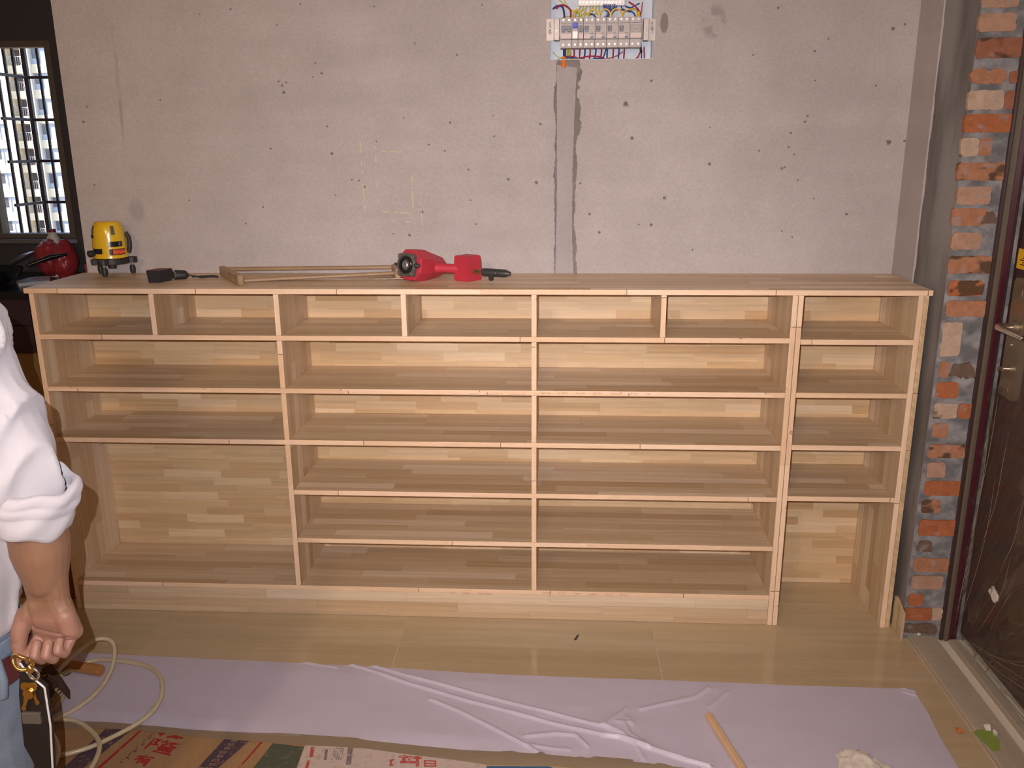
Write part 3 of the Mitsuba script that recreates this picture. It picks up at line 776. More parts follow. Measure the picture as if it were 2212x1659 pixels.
for X0, X1, poles, kind, lab in BR:
    a, c = bX(X0) + 0.0002, bX(X1) - 0.0002
    t = thing('circuit_breaker', lab, 'circuit breaker', 'circuit breakers on the rail')
    part(t, 'body', slab(Polygon(prof).buffer(-0.0006).buffer(0.0006), c - a, 'yz', a), 'mat_breaker_grey')
    w = (c - a) / poles
    for k in range(poles):
        xm = a + w * (k + 0.5)
        for zz in (bZ(318), bZ(682)):
            s = part(t, 'terminal_screw', cyl((xm, 0.307, zz), (xm, 0.3045, zz), 0.0030, n=14), 'mat_steel', smooth=35)
            part(s, 'slot', bx(xm - 0.0024, xm + 0.0024, 0.3040, 0.3050, zz - 0.0005, zz + 0.0005), 'mat_slot')
    part(t, 'groove', bx(a + 0.0015, c - 0.0015, 0.2858, 0.2870, bZ(382) - 0.0004, bZ(382) + 0.0004), 'mat_slot')
    if kind == 'rcbo':
        xm = a + w * 0.5
        part(t, 'toggle', cat(bx(xm - 0.0058, xm + 0.0058, 0.2800, 0.290, bZ(478), bZ(425), 0.0012), bx(xm - 0.0050, xm + 0.0050, 0.2770, 0.284, bZ(478), bZ(452), 0.001)), 'mat_toggle_grey')
        part(t, 'switch_panel', bx(xm - 0.0062, xm + 0.0062, 0.2856, 0.2875, bZ(512), bZ(420)), 'mat_toggle_grey')
        xm = a + w * 1.42
        part(t, 'test_button', bx(xm - 0.0048, xm + 0.0048, 0.2838, 0.288, bZ(602), bZ(580), 0.0006), 'mat_test_blue', label='blue test button')
        part(t, 'groove', bx(xm - 0.005, xm + 0.005, 0.2858, 0.287, bZ(534), bZ(528)), 'mat_slot')
        part(t, 'label', bx(a + 0.001, a + w * 1.2, 0.2860, 0.287, bZ(598), bZ(545)), 'mat_breaker_label')
        part(t, 'mark', bx(a + 0.001, a + 0.0032, 0.3052, 0.307, bZ(694), bZ(668)), 'mat_yellow_dot')
    elif kind == 'blue':
        xm = (a + c) / 2
        part(t, 'toggle', cat(bx(xm - 0.0072, xm + 0.0072, 0.2775, 0.289, bZ(455), bZ(372), 0.0015)), 'mat_toggle_blue', label='bright blue toggle')
        part(t, 'label', bx(a + 0.001, c - 0.001, 0.2858, 0.287, bZ(600), bZ(500)), 'mat_terminal')
    else:
        col = 'mat_toggle_light' if kind == 'end' else 'mat_toggle_grey'
        part(t, 'toggle', cat(bx(a + 0.003, c - 0.003, 0.2795, 0.290, bZ(480), bZ(418), 0.0012), *[bx(a + w * (k + 0.5) - 0.0055, a + w * (k + 0.5) + 0.0055, 0.2765, 0.283, bZ(512), bZ(474), 0.001) for k in range(poles)]), col)
        part(t, 'label', bx(a + 0.001, c - 0.001, 0.2859, 0.287, bZ(598), bZ(535)), 'mat_breaker_label')


def wire(pts, y, col, r=0.0016):
    ys = np.linspace(y[0], y[1], len(pts)) if isinstance(y, tuple) else np.full(len(pts), y)
    p = spline([(bX(X), yy, bZ(Y)) for (X, Y), yy in zip(pts, ys)], 22)
    part(db, 'wire', tube(p, r, 7), 'mat_wire_' + col, smooth=50)


wire([(250, 95), (330, 55), (400, 80), (430, 160), (440, 292)], (0.385, 0.345), 'blue', 0.0030)
wire([(300, 95), (380, 52), (470, 75), (530, 140), (536, 292)], (0.378, 0.340), 'red', 0.0030)
wire([(330, -60), (400, 0), (500, 90), (620, 140), (700, 170)], (0.39, 0.375), 'green', 0.0016)
wire([(430, -30), (480, 60), (590, 150), (700, 160), (770, 110)], (0.372, 0.362), 'yellow', 0.0014)
wire([(575, 292), (588, 185), (640, 138), (690, 190), (712, 292)], 0.336, 'yellow', 0.0018)
wire([(610, 292), (618, 210), (640, 165), (668, 200), (690, 292)], 0.342, 'green', 0.0016)
wire([(738, 292), (758, 225), (800, 190), (822, 292)], 0.340, 'yellow', 0.0016)
for a in (820, 1003, 1184):
    wire([(a, 292), (a + 15, 185), (a + 80, 145), (a + 150, 178), (a + 168, 292)], 0.333, 'yellow', 0.0021)
wire([(1366, 292), (1390, 195), (1470, 155), (1580, 165), (1600, 292)], 0.333, 'yellow', 0.0021)
wire([(1610, 292), (1618, 220), (1628, 190), (1640, 292)], 0.338, 'yellow', 0.0020)
for i, a in enumerate((700, 745, 800, 860, 905, 960, 1005)):
    wire([(a, 70), (a - 12, 115), (a - 45 + 8 * i, 160), (640 + 38 * i, 196 + 6 * (i % 3))], (0.352, 0.37), 'yellow' if i % 2 else 'green', 0.0013)
for i, (a, c2) in enumerate(((1065, 1030), (1090, 1130), (1120, 1085), (1150, 1200), (1180, 1120), (1215, 1245), (1245, 1160))):
    wire([(a, 60), (a + 12 - 3 * i, 120), (1130 + 12 * i, 180), (c2, 285)], (0.352, 0.36), 'blue', 0.0022)
wire([(845, 205), (900, 210), (960, 260), (1010, 262), (1090, 280)], 0.352, 'blue', 0.0022)
wire([(1290, 60), (1270, 110), (1225, 170), (1180, 240)], 0.354, 'blue', 0.0019)
wire([(1345, 55), (1360, 110), (1420, 145), (1520, 105), (1650, 40)], (0.355, 0.372), 'blue', 0.0019)
wire([(1480, 15), (1560, 75), (1640, 170), (1662, 285)], (0.375, 0.345), 'red', 0.0026)
wire([(1420, 80), (1500, 110), (1600, 150), (1655, 285)], (0.37, 0.35), 'blue', 0.0022)
wire([(1695, 25), (1688, 110), (1680, 195)], 0.37, 'red', 0.0017)
wire([(1180, 200), (1250, 140), (1400, 135), (1520, 165)], 0.378, 'red', 0.0018)
wire([(1440, 170), (1530, 190), (1570, 240), (1580, 290)], 0.342, 'blue', 0.0021)
wire([(310, 290), (380, 235), (470, 215), (560, 205), (700, 215)], 0.385, 'green', 0.0011)
for X, col, e in ((432, 'blue', 440), (452, 'blue', 455), (492, 'green', 498), (532, 'green', 532), (598, 'red', 618), (690, 'red', 690), (775, 'blue', 762), (858, 'red', 855), (950, 'blue', 932), (1042, 'red', 1030), (1135, 'blue', 1146), (1234, 'red', 1236), (1325, 'blue', 1328), (1412, 'red', 1418)):
    wire([(X, 725), (X + 2, 790), ((X + e) / 2, 850), (e, 912)], (0.338, 0.372), col, 0.0022 if X > 560 else 0.0030)
wire([(1115, 725), (1110, 770), (1085, 840)], (0.34, 0.37), 'blue', 0.0018)
wire([(1400, 765), (1300, 830), (1130, 875), (1040, 905)], 0.362, 'red', 0.0018)
wire([(700, 862), (850, 836), (1000, 842), (1088, 872), (1108, 912)], 0.352, 'red', 0.0022)
wire([(470, 850), (600, 860), (770, 896), (950, 878), (1070, 868)], 0.350, 'blue', 0.0024)
wire([(470, 838), (560, 835), (700, 870), (860, 905)], 0.354, 'red', 0.0020)
wire([(250, 750), (310, 805), (400, 850)], 0.385, 'green', 0.0012)
wire([(1635, 640), (1682, 745), (1640, 850), (1545, 912)], (0.345, 0.37), 'red', 0.0020)
wire([(1660, 650), (1672, 720), (1690, 795)], (0.335, 0.345), 'black', 0.0036)
wire([(1690, 790), (1700, 850), (1708, 912)], (0.345, 0.37), 'blue', 0.0018)
wire([(1660, 800), (1650, 860), (1585, 910)], 0.36, 'red', 0.0018)
wire([(1742, 700), (1750, 800), (1755, 905)], 0.37, 'red', 0.0022)
cd = single('conduit', lathe([(0.0062, 0), (0.0074, 0), (0.0074, 1), (0.0062, 1)], (bX(432), 0.3345, bZ(1022)), (bX(432), 0.350, bZ(855)), 20), 'mat_orange_pipe', 'short orange plastic conduit at the lower left corner of the electrical box', 'conduit', smooth=40)
# ------------------------------------------------------------------ things on the bookcase top
M('laser_yellow', pr((0.62, 0.40, 0.012), 0.22, 0.6, coat=0.5))
M('black_rubber', pr((0.022, 0.021, 0.024), 0.5, 0.4))
M('black_gloss', pr((0.012, 0.012, 0.014), 0.18, 0.6))
M('label_red', pr((0.50, 0.045, 0.02), 0.35, 0.5))
M('label_orange', pr((0.85, 0.30, 0.05), 0.4, 0.4))
M('window_glass', pr((0.10, 0.10, 0.085), 0.08, 0.8))
ZB = ZT + 0.0003
LX, LY = -1.474, 0.2325
PHI0 = math.degrees(math.atan2(-2.76, 1.474))


def around(profile_r, a0, a1, z0, z1, lift, n=12, m=8):
    """A patch lying on a turned body: angles right of the camera-facing line, heights, lifted off the surface."""
    A, Z = np.meshgrid(np.radians(PHI0 + np.linspace(a0, a1, n)), np.linspace(z0, z1, m), indexing='ij')
    R = np.array([profile_r(z) for z in np.linspace(z0, z1, m)])[None] + lift
    v = np.stack([LX + R * np.cos(A), LY + R * np.sin(A), Z + 0 * A], -1).reshape(-1, 3)
    i, j = np.meshgrid(np.arange(n - 1), np.arange(m - 1), indexing='ij')
    a = (i * m + j).ravel()
    f = np.stack([a, a + m, a + m + 1, a + 1], 1)
    mm = trimesh.Trimesh(v, np.vstack([f[:, [0, 1, 2]], f[:, [0, 2, 3]]]), process=False)
    return mm


LPR = [(0.0, 1.1560), (0.050, 1.1560), (0.0535, 1.1580), (0.0535, 1.1610), (0.0525, 1.1640), (0.0518, 1.1900), (0.0505, 1.2150), (0.0495, 1.2350), (0.0470, 1.2500), (0.0430, 1.2620), (0.0385, 1.2700), (0.0340, 1.2735), (0.0, 1.2745)]
lzz, lrr = [z for r, z in LPR[1:-1]], [r for r, z in LPR[1:-1]]


def lpr(z):
    return float(np.interp(z, lzz, lrr))


ll = thing('laser_level', 'yellow laser level on a black three-legged base on the top board', 'laser level')
z0, z1 = LPR[0][1], LPR[-1][1]
part(ll, 'housing', lathe([(r, (z - z0) / (z1 - z0)) for r, z in LPR], (LX, LY, z0), (LX, LY, z1), 48), 'mat_laser_yellow', smooth=35)
for a0, a1, ha, hb in ((6, 23, 1.2335, 1.2610), (-84, -62, 1.2335, 1.2610), (96, 114, 1.2335, 1.2610)):
    part(ll, 'beam_window', around(lpr, a0 + 3, a1, ha, hb, 0.0007), 'mat_window_glass', smooth=True, label='dark slot the beam leaves by')
for a0, a1 in ((-45, -37), (38, 46), (-8, -1)):
    part(ll, 'housing_rib', around(lpr, a0, a1, 1.236, 1.2690, 0.0009), 'mat_laser_yellow', smooth=True)
part(ll, 'switch_window', around(lpr, -4, 46, 1.1950, 1.2120, 0.0010), 'mat_black_gloss', smooth=True, label='black display window')
part(ll, 'switch_lever', around(lpr, 30, 36, 1.1985, 1.2085, 0.0022), 'mat_window_glass', smooth=True)
pn = part(ll, 'name_plate', around(lpr, -4, 56, 1.1685, 1.1880, 0.0009), 'mat_black_gloss', smooth=True)
part(pn, 'red_field', around(lpr, 8, 53, 1.1705, 1.1860, 0.0013), 'mat_label_red', smooth=True)
tm = meshkit.text_mesh('Fukuda', 0.0062, 0.0003)
tv = tm.vertices
ang = np.radians(PHI0 + 24 + tv[:, 0] / 0.0525 * 57.3)
rr = 0.0528 + 0.0010 + tv[:, 2]
part(pn, 'lettering', trimesh.Trimesh(np.stack([LX + rr * np.cos(ang), LY + rr * np.sin(ang), 1.1752 + tv[:, 1]], 1), tm.faces, process=False), 'mat_label_orange')
th = np.linspace(0, 2 * np.pi, 25)
an = np.radians(PHI0 + 17 + 4.6 * np.cos(th))
part(pn, 'logo', tube(np.stack([LX + 0.0535 * np.cos(an), LY + 0.0535 * np.sin(an), 1.1783 + 0.0042 * np.sin(th)], 1), 0.0009, 6), 'mat_label_orange', smooth=True)
part(ll, 'side_plate', around(lpr, -68, -27, 1.1730, 1.1900, 0.0009), 'mat_black_gloss', smooth=True)
ad = np.radians(PHI0 - 66)
d = np.array([math.cos(ad), math.sin(ad), 0])
c0 = np.array([LX, LY, 1.1745])
part(ll, 'knob', lathe([(0, 0), (0.008, 0), (0.0105, 0.35), (0.0105, 0.85), (0.009, 1), (0, 1)], c0 + d * 0.050, c0 + d * 0.072, 18), 'mat_black_rubber', smooth=35)
c0 = np.array([LX, LY, 1.228])
part(ll, 'button', cyl(c0 + d * 0.046, c0 + d * 0.0535, 0.0055, n=14), 'mat_black_rubber', smooth=35)
hs = [(88, 1.236, 0.051), (86, 1.225, 0.0575), (82, 1.205, 0.0605), (80, 1.185, 0.0590), (80, 1.172, 0.0545)]
hp = spline([(LX + r * math.cos(math.radians(PHI0 + a)), LY + r * math.sin(math.radians(PHI0 + a)), z) for a, z, r in hs], 20)
part(ll, 'carry_handle', tube(hp, 0.0065, 10), 'mat_black_rubber', smooth=60)
feet = [(-1.474, 0.180), (-1.421, 0.262), (-1.528, 0.257)]
plate = unary_union([LineString([(LX, LY), (LX, LY + 0.001)]).buffer(0.054)] + [LineString([(LX, LY), (LX + (x - LX) * 1.02, LY + (y - LY) * 1.02)]).buffer(0.016) for x, y in feet] + [LineString([(LX, LY), (LX + 0.056 * math.cos(ad), LY + 0.056 * math.sin(ad))]).buffer(0.010)])
part(ll, 'base_plate', slab(plate.buffer(0.004).buffer(-0.004), 0.017, 'xy', 1.1385), 'mat_black_rubber', label='black base plate')
part(ll, 'base_hub', cyl((LX, LY, 1.1385), (LX, LY, 1.122), 0.0135, 0.0125), 'mat_black_rubber', smooth=35)
cb = np.array([LX, LY, 1.147]) + d * 0.0665
part(ll, 'bubble_vial', cyl(cb - d * 0.004, cb, 0.0052, n=16), 'mat_chrome', smooth=35)
for x, y in feet:
    lg = part(ll, 'leg', lathe([(0, 0), (0.0012, 0.0), (0.0045, 0.2), (0.0045, 0.34), (0, 0.34)], (x, y, ZB), (x, y, 1.139), 16), 'mat_chrome', smooth=35, label='pointed chrome leg')
    part(lg, 'adjuster', lathe([(0, 0), (0.0062, 0), (0.0088, 0.25), (0.0088, 0.8), (0.006, 1), (0, 1)], (x, y, ZB + 0.0085), (x, y, 1.129), 18), 'mat_black_rubber', smooth=35)
    part(lg, 'thread', cyl((x, y, 1.128), (x, y, 1.1386), 0.0042, n=14), 'mat_chrome', smooth=35)

# black battery pack with a short lead
M('leather_red', pr((0.16, 0.055, 0.045), 0.55, 0.3))
bp = thing('battery_pack', 'small black battery pack with a reddish lid and short lead beside the laser level', 'battery pack')
A, B_, D_ = np.array([-1.299, 0.112]), np.array([-1.262, 0.111]), np.array([-1.244, 0.160])
foot = np.array([A, B_, B_ + (D_ - B_), A + (D_ - B_)])
cen = foot.mean(0)
pts = [(cen[0] + (x - cen[0]) * k, cen[1] + (y - cen[1]) * k, z) for z, k in ((ZB, 0.97), (ZB + 0.002, 1.0), (ZB + 0.036, 1.10), (ZB + 0.038, 1.07)) for x, y in foot]
part(bp, 'case', trimesh.convex.convex_hull(np.array(pts)), 'mat_black_rubber')
pts = [(cen[0] + (x - cen[0]) * k, cen[1] + (y - cen[1]) * k, z) for z, k in ((ZB + 0.0375, 1.06), (ZB + 0.0395, 1.02)) for x, y in foot]
part(bp, 'lid', trimesh.convex.convex_hull(np.array(pts)), 'mat_leather_red', label='dull reddish brown lid')
pl2 = tomesh(hull([(-1.238, 0.175, ZB + 0.013, 0.013), (-1.215, 0.190, ZB + 0.013, 0.013), (-1.238, 0.175, ZB + 0.021, 0.010), (-1.215, 0.190, ZB + 0.019, 0.009)]))
part(bp, 'plug', pl2, 'mat_black_rubber', smooth=45)
ring_ = [(-1.243 + 0.012 * math.cos(t), 0.158 - 0.004 * t, ZB + 0.020 + 0.016 * math.sin(t)) for t in np.linspace(-1.2, 1.0, 12)]  # crescent of chrome stands for a white reflection on the pack
part(bp, 'clip', tube(ring_, 0.0016, 6), 'mat_chrome', smooth=True, label='bright crescent standing for a white reflection')
lead = spline([(-1.207, 0.196, ZB + 0.012), (-1.18, 0.205, ZB + 0.006), (-1.155, 0.195, ZB + 0.004), (-1.135, 0.205, ZB + 0.0045), (-1.118, 0.215, ZB + 0.003), (-1.135, 0.240, ZB + 0.003), (-1.17, 0.238, ZB + 0.003), (-1.20, 0.212, ZB + 0.004)], 60)
part(bp, 'lead', tube(lead, 0.0021, 7), 'mat_black_rubber', smooth=True)
part(bp, 'connector', cyl((-1.17, 0.203, ZB + 0.0055), (-1.145, 0.200, ZB + 0.0055), 0.0042, 0.003, 12), 'mat_black_rubber', smooth=40)

# wooden frame saw
def old_wood(p, n, uv):
    g = fbm(p.x * 9, p.y * 60, p.z * 60, 4)
    return mix((0.20, 0.125, 0.065), (0.40, 0.27, 0.155), g)


M('old_wood', pr(proc(old_wood), 0.45, 0.4))
M('blade', pr((0.82, 0.80, 0.78), 0.22, 0.5, metal=1.0))
fs = thing('frame_saw', 'old wooden frame saw with a shiny blade lying left of the nail gun', 'saw')


def bar(p0, p1, w, h, c=0.003):
    p0, p1 = np.array(p0, float), np.array(p1, float)
    L = np.linalg.norm(p1 - p0)
    m = bx(-w / 2, w / 2, 0, L, -h / 2, h / 2, c)
    y = (p1 - p0) / L
    x = np.cross(y, [0, 0, 1.0])
    x /= np.linalg.norm(x)
    R = np.eye(4)
    R[:3, :3] = np.stack([x, y, np.cross(x, y)], 1)
    R[:3, 3] = p0
    return tf(m, R)


part(fs, 'end_bar', bar((-0.978, 0.052, ZB + 0.0168), (-1.118, 0.262, ZB + 0.0168), 0.020, 0.033, 0.004), 'mat_old_wood')
part(fs, 'rail', bar((-1.100, 0.246, ZB + 0.0245), (-0.560, 0.300, ZB + 0.024), 0.016, 0.012), 'mat_old_wood')
part(fs, 'rail', bar((-0.980, 0.075, ZB + 0.013), (-0.50, 0.235, ZB + 0.016), 0.015, 0.011), 'mat_old_wood')
part(fs, 'end_bar', bar((-0.522, 0.205, ZB + 0.0168), (-0.555, 0.318, ZB + 0.0168), 0.020, 0.032, 0.004), 'mat_old_wood')
bl0, bl1 = np.array([-1.005, 0.150, ZB + 0.0045]), np.array([-0.50, 0.190, ZB + 0.0045])
part(fs, 'blade', bar(bl0, bl1, 0.030, 0.0012, 0.0002), 'mat_blade', label='long shiny steel blade')
dirb = (bl1 - bl0) / np.linalg.norm(bl1 - bl0)
side = np.array([dirb[1], -dirb[0], 0])
tv = []
for i in range(90):
    p = bl0 + dirb * (0.004 + i * 0.005) + side * 0.015
    tv += [p, p + dirb * 0.005, p + dirb * 0.0012 + side * 0.0035]
part(fs, 'teeth', trimesh.Trimesh(np.array(tv), np.arange(len(tv)).reshape(-1, 3), process=False), 'mat_blade')
labels[fs + '__teeth'] = {'kind': 'stuff'}

# red nail gun lying on its side
M('gun_red', pr((0.43, 0.032, 0.050), 0.45, 0.4))
M('gun_black', pr((0.030, 0.028, 0.028), 0.4, 0.5))
M('gun_grey', pr((0.085, 0.075, 0.065), 0.42, 0.5))
M('brass', pr((0.55, 0.40, 0.18), 0.3, 0.5, metal=1.0))
ng = thing('nail_gun', 'red pneumatic nail gun with a black round end cap lying on the top board', 'nail gun')
F0_, R0_ = np.array([-0.472, 0.130, 1.1460]), np.array([-0.398, 0.255, 1.1260])
ax = (R0_ - F0_) / np.linalg.norm(R0_ - F0_)
RF = frame_from(ax, (0, 0, 1))          # columns: side, up, axis


def oct_ring(c, rx, ry, k=0.45):
    o = []
    for sx, sy in ((1, k), (k, 1), (-k, 1), (-1, k), (-1, -k), (-k, -1), (k, -1), (1, -k)):
        o.append(c + RF[:, 0] * rx * sx + RF[:, 1] * ry * sy)
    return o


L_ = np.linalg.norm(R0_ - F0_)
sec = [(-0.002, 0.043, 0.043), (0.004, 0.047, 0.0475), (0.045, 0.048, 0.0490), (0.085, 0.040, 0.0405), (0.140, 0.030, 0.0300), (L_ + 0.004, 0.027, 0.0275)]
mans = []
for (a, rx, ry), (b2, rx2, ry2) in zip(sec[:-1], sec[1:]):
    ca = F0_ + (R0_ - F0_) * (a / L_)
    cb2 = F0_ + (R0_ - F0_) * (b2 / L_)
    mans.append(m3.Manifold.hull_points(np.array(oct_ring(ca, rx, ry) + oct_ring(cb2, rx2, ry2))))
bodyc = union(mans)
hs0, hs1 = np.array([-0.435, 0.195, 1.131]), np.array([-0.30, 0.172, 1.127])
body = union([bodyc, hull([(*hs0, 0.020), (*(hs0 * 0.55 + hs1 * 0.45), 0.0148)]), hull([(*(hs0 * 0.55 + hs1 * 0.45), 0.0148), (*hs1, 0.0155)])])
part(ng, 'body', tomesh(body), 'mat_gun_red', smooth=32)
# magazine end block
cq = [(-0.290, 0.134), (-0.338, 0.170), (-0.302, 0.222), (-0.252, 0.184)]
cqc = np.mean(cq, 0)
bpts = [(cqc[0] + (x - cqc[0]) * k, cqc[1] + (y - cqc[1]) * k, z) for z, k in ((ZB, 0.93), (ZB + 0.004, 1.0), (ZB + 0.060, 0.97), (ZB + 0.074, 0.93), (ZB + 0.078, 0.86)) for x, y in cq]
part(ng, 'end_block', trimesh.convex.convex_hull(np.array(bpts)), 'mat_gun_red')
# cap with four lugs, ring and boss
capc = F0_ - ax * 0.003 - RF[:, 0] * (-0.002)
lug = []
for k in range(4):
    a = math.radians(45 + 90 * k)
    pc = capc + RF[:, 0] * math.cos(a) * 0.037 + RF[:, 1] * math.sin(a) * 0.037
    lug.append(cyl(pc + ax * 0.004, pc - ax * 0.011, 0.0085, 0.0075, 16))
cp = part(ng, 'end_cap', cat(lathe([(0, 0), (0.037, 0), (0.037, 0.7), (0.033, 1), (0.029, 1), (0.027, 0.7), (0, 0.7)], capc + ax * 0.003, capc - ax * 0.013, 36), *lug), 'mat_gun_grey', smooth=35, label='dark end cap with four screw lugs')
part(cp, 'ring', lathe([(0.017, 0), (0.0265, 0), (0.0265, 0.7), (0.022, 1), (0.0175, 0.9), (0.0165, 0.3)], capc - ax * 0.007, capc - ax * 0.016, 32), 'mat_black_gloss', smooth=35)
part(cp, 'boss', lathe([(0, 0), (0.0115, 0), (0.0115, 0.8), (0.009, 1), (0, 1)], capc - ax * 0.006, capc - ax * 0.017, 24), 'mat_steel', smooth=35, label='bright round boss')
for k in range(4):
    a = math.radians(45 + 90 * k)
    pc = capc + RF[:, 0] * math.cos(a) * 0.037 + RF[:, 1] * math.sin(a) * 0.037
    part(cp, 'screw', cyl(pc - ax * 0.0108, pc - ax * 0.0135, 0.0045, n=6), 'mat_steel')
part(cp, 'lug', tomesh(hull([(*(capc - RF[:, 0] * 0.034 - ax * 0.004), 0.009), (*(capc - RF[:, 0] * 0.044 - ax * 0.002), 0.006)])), 'mat_gun_black', smooth=40)
part(cp, 'lug', tomesh(hull([(*(capc + RF[:, 0] * 0.036 - ax * 0.006), 0.006), (*(capc + RF[:, 0] * 0.050 - ax * 0.004), 0.003)])), 'mat_gun_black', smooth=40)
q0, q1 = np.array([-0.276, 0.158, 1.122]), np.array([-0.158, 0.128, 1.1195])
part(ng, 'brass_nipple', lathe([(0, 0), (0.009, 0), (0.009, 0.35), (0.0055, 0.4), (0.0055, 1), (0, 1)], q0, q0 + (q1 - q0) * 0.33, 6), 'mat_brass')
part(ng, 'air_coupler', lathe([(0, 0), (0.012, 0), (0.013, 0.1), (0.0125, 0.5), (0.0115, 0.52), (0.0125, 0.55), (0.012, 0.85), (0.008, 0.92), (0.007, 1), (0, 1)], q0 + (q1 - q0) * 0.26, q1, 24), 'mat_gun_black', smooth=35, label='black quick coupler for the air hose')
part(ng, 'coupler_stub', cyl(q0 + (q1 - q0) * 0.48, q0 + (q1 - q0) * 0.48 + np.array([0.002, -0.012, -0.021]), 0.0078, n=16), 'mat_gun_black', smooth=35)
# ------------------------------------------------------------------ kitchen behind the end of the wall
KY = 2.45
WX0, WX1, WZ0, WZ1 = -3.322, -2.848, 1.0, 2.085
kw = Polygon([(-3.75, 0), (1.42, 0), (1.42, 2.72), (-3.75, 2.72)], [[(WX0, WZ0), (WX1, WZ0), (WX1, WZ1), (WX0, WZ1)]])
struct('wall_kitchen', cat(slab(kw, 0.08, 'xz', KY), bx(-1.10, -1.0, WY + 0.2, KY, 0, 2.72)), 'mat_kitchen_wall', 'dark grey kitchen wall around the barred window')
M('win_frame', pr((0.155, 0.125, 0.095), 0.5, 0.4))
M('iron', pr((0.030, 0.020, 0.028), 0.4, 0.5))
fw = 0.034
struct('window_1', cat(bx(WX0, WX0 + fw, KY - 0.012, KY + 0.06, WZ0, WZ1, 0.002), bx(WX1 - fw, WX1, KY - 0.012, KY + 0.06, WZ0, WZ1, 0.002), bx(WX0 + fw, WX1 - fw, KY - 0.012, KY + 0.06, WZ0, WZ0 + fw * 0.7, 0.002), bx(WX0 + fw, WX1 - fw, KY - 0.012, KY + 0.06, WZ1 - fw, WZ1, 0.002)), 'mat_win_frame', 'tall narrow kitchen window in a brown frame, daylight behind it')
part('window_1', 'sill', bx(WX0 - 0.05, WX1 + 0.03, KY - 0.06, KY + 0.02, WZ0 - 0.03, WZ0 - 0.006, 0.003), 'mat_steel', label='pale sill board')
part('window_1', 'pane', bx(WX0 + fw, WX1 - fw, KY + 0.03, KY + 0.0302, WZ0 + fw * 0.7, WZ1 - fw), {'type': 'thindielectric', 'int_ior': 1.5})
gl = thing('window_grille', 'dark iron burglar bars forming a cage outside the kitchen window', 'window grille')
GY, GX = 2.855, -3.255
bars_f = [GX + 0.086 * k for k in range(1, 7)]
bars_s = [2.827 - 0.0845 * k for k in range(1, 4)]
part(gl, 'corner_post', bx(GX - 0.013, GX + 0.013, GY - 0.013, GY + 0.013, 0.93, 2.16, 0.002), 'mat_iron')
for x in bars_f:
    part(gl, 'bar', bx(x - 0.0065, x + 0.0065, GY - 0.0065, GY + 0.0065, 0.93, 2.16), 'mat_iron')
for y in bars_s:
    part(gl, 'bar', bx(GX - 0.0065, GX + 0.0065, y - 0.0065, y + 0.0065, 0.93, 2.16), 'mat_iron')
for z in (0.935, 1.181, 1.432, 1.677, 1.923, 2.155):
    part(gl, 'cross_bar', bx(GX, GX + 0.60, GY - 0.009, GY + 0.005, z - 0.008, z + 0.008), 'mat_iron')
    part(gl, 'cross_bar', bx(GX - 0.005, GX + 0.009, 2.545, GY, z - 0.008, z + 0.008), 'mat_iron')
    part(gl, 'cross_bar', bx(GX + 0.595, GX + 0.609, 2.545, GY, z - 0.008, z + 0.008), 'mat_iron')

# counter along the window wall
M('counter_black', pr((0.018, 0.016, 0.018), 0.25, 0.5))
M('cabinet_dark', pr((0.060, 0.034, 0.040), 0.5, 0.35))
kc = thing('kitchen_counter', 'dark kitchen counter with plum coloured fronts under the window', 'kitchen counter')
part(kc, 'counter_top', bx(-3.58, -1.9, 1.70, KY - 0.002, 0.765, 0.80, 0.004), 'mat_counter_black')
part(kc, 'carcass', cat(bx(-3.58, -1.9, 1.745, KY - 0.002, 0.47, 0.764), bx(-3.58, -3.55, 1.76, KY - 0.002, 0, 0.47), bx(-1.93, -1.9, 1.76, KY - 0.002, 0, 0.47), bx(-3.56, -1.92, KY - 0.04, KY - 0.003, 0, 0.47)), 'mat_cabinet_dark')
for k in range(4):
    x = -3.575 + 0.418 * k
    part(kc, 'drawer_front', bx(x + 0.003, x + 0.415, 1.727, 1.744, 0.622, 0.752, 0.002), 'mat_cabinet_dark')
    part(kc, 'drawer_front', bx(x + 0.003, x + 0.415, 1.727, 1.744, 0.478, 0.616, 0.002), 'mat_cabinet_dark')
M('box_tan', pr((0.33, 0.19, 0.07), 0.7, 0.2))
single('carton', tomesh(rbox(-2.74, 1.95, 0.30, 0.42, 0.30, 0.33, 0.006, 8)), 'mat_box_tan', 'tan carton standing under the kitchen counter', 'carton')
single('low_stool', cat(bx(-2.98, -2.50, 1.80, 2.12, 0.10, 0.133, 0.003), *[bx(x, x + 0.03, y, y + 0.03, 0, 0.10) for x in (-2.96, -2.55) for y in (1.82, 2.07)]), 'mat_cabinet_dark', 'low dark platform under the tan carton', 'platform')

M('box_red', pr((0.17, 0.065, 0.03), 0.7, 0.2))
bc = thing('storage_box', 'reddish brown box with a black strap standing behind the left end of the bookcase', 'box')
part(bc, 'box', tomesh(rbox(-1.83, 0.26, 0.142, 0.36, 0.40, 0.283, 0.006, 8)), 'mat_box_red')
part(bc, 'strap', bx(-2.012, -1.648, 0.058, 0.462, 0.150, 0.168, 0.001), 'mat_black_rubber')

# red plastic bags with a white jug sticking out
def crumple(center, rx, ry, rz, seed, amp=0.18, flat=None):
    s = trimesh.creation.icosphere(4)
    v = s.vertices.copy()
    n1 = meshkit.fbm(v * 2.1 + seed, 4, seed)
    ridge = np.abs(meshkit.fbm(v * 3.7 + 9 + seed, 3, seed + 5) - 0.5) * 2
    r = 1 + amp * (n1 - 0.5) * 2 - 0.22 * amp * (1 - ridge) ** 3
    v = v * r[:, None] * [rx, ry, rz] + center
    if flat is not None:
        v[:, 2] = np.maximum(v[:, 2], flat)
    return trimesh.Trimesh(v, s.faces, process=False)


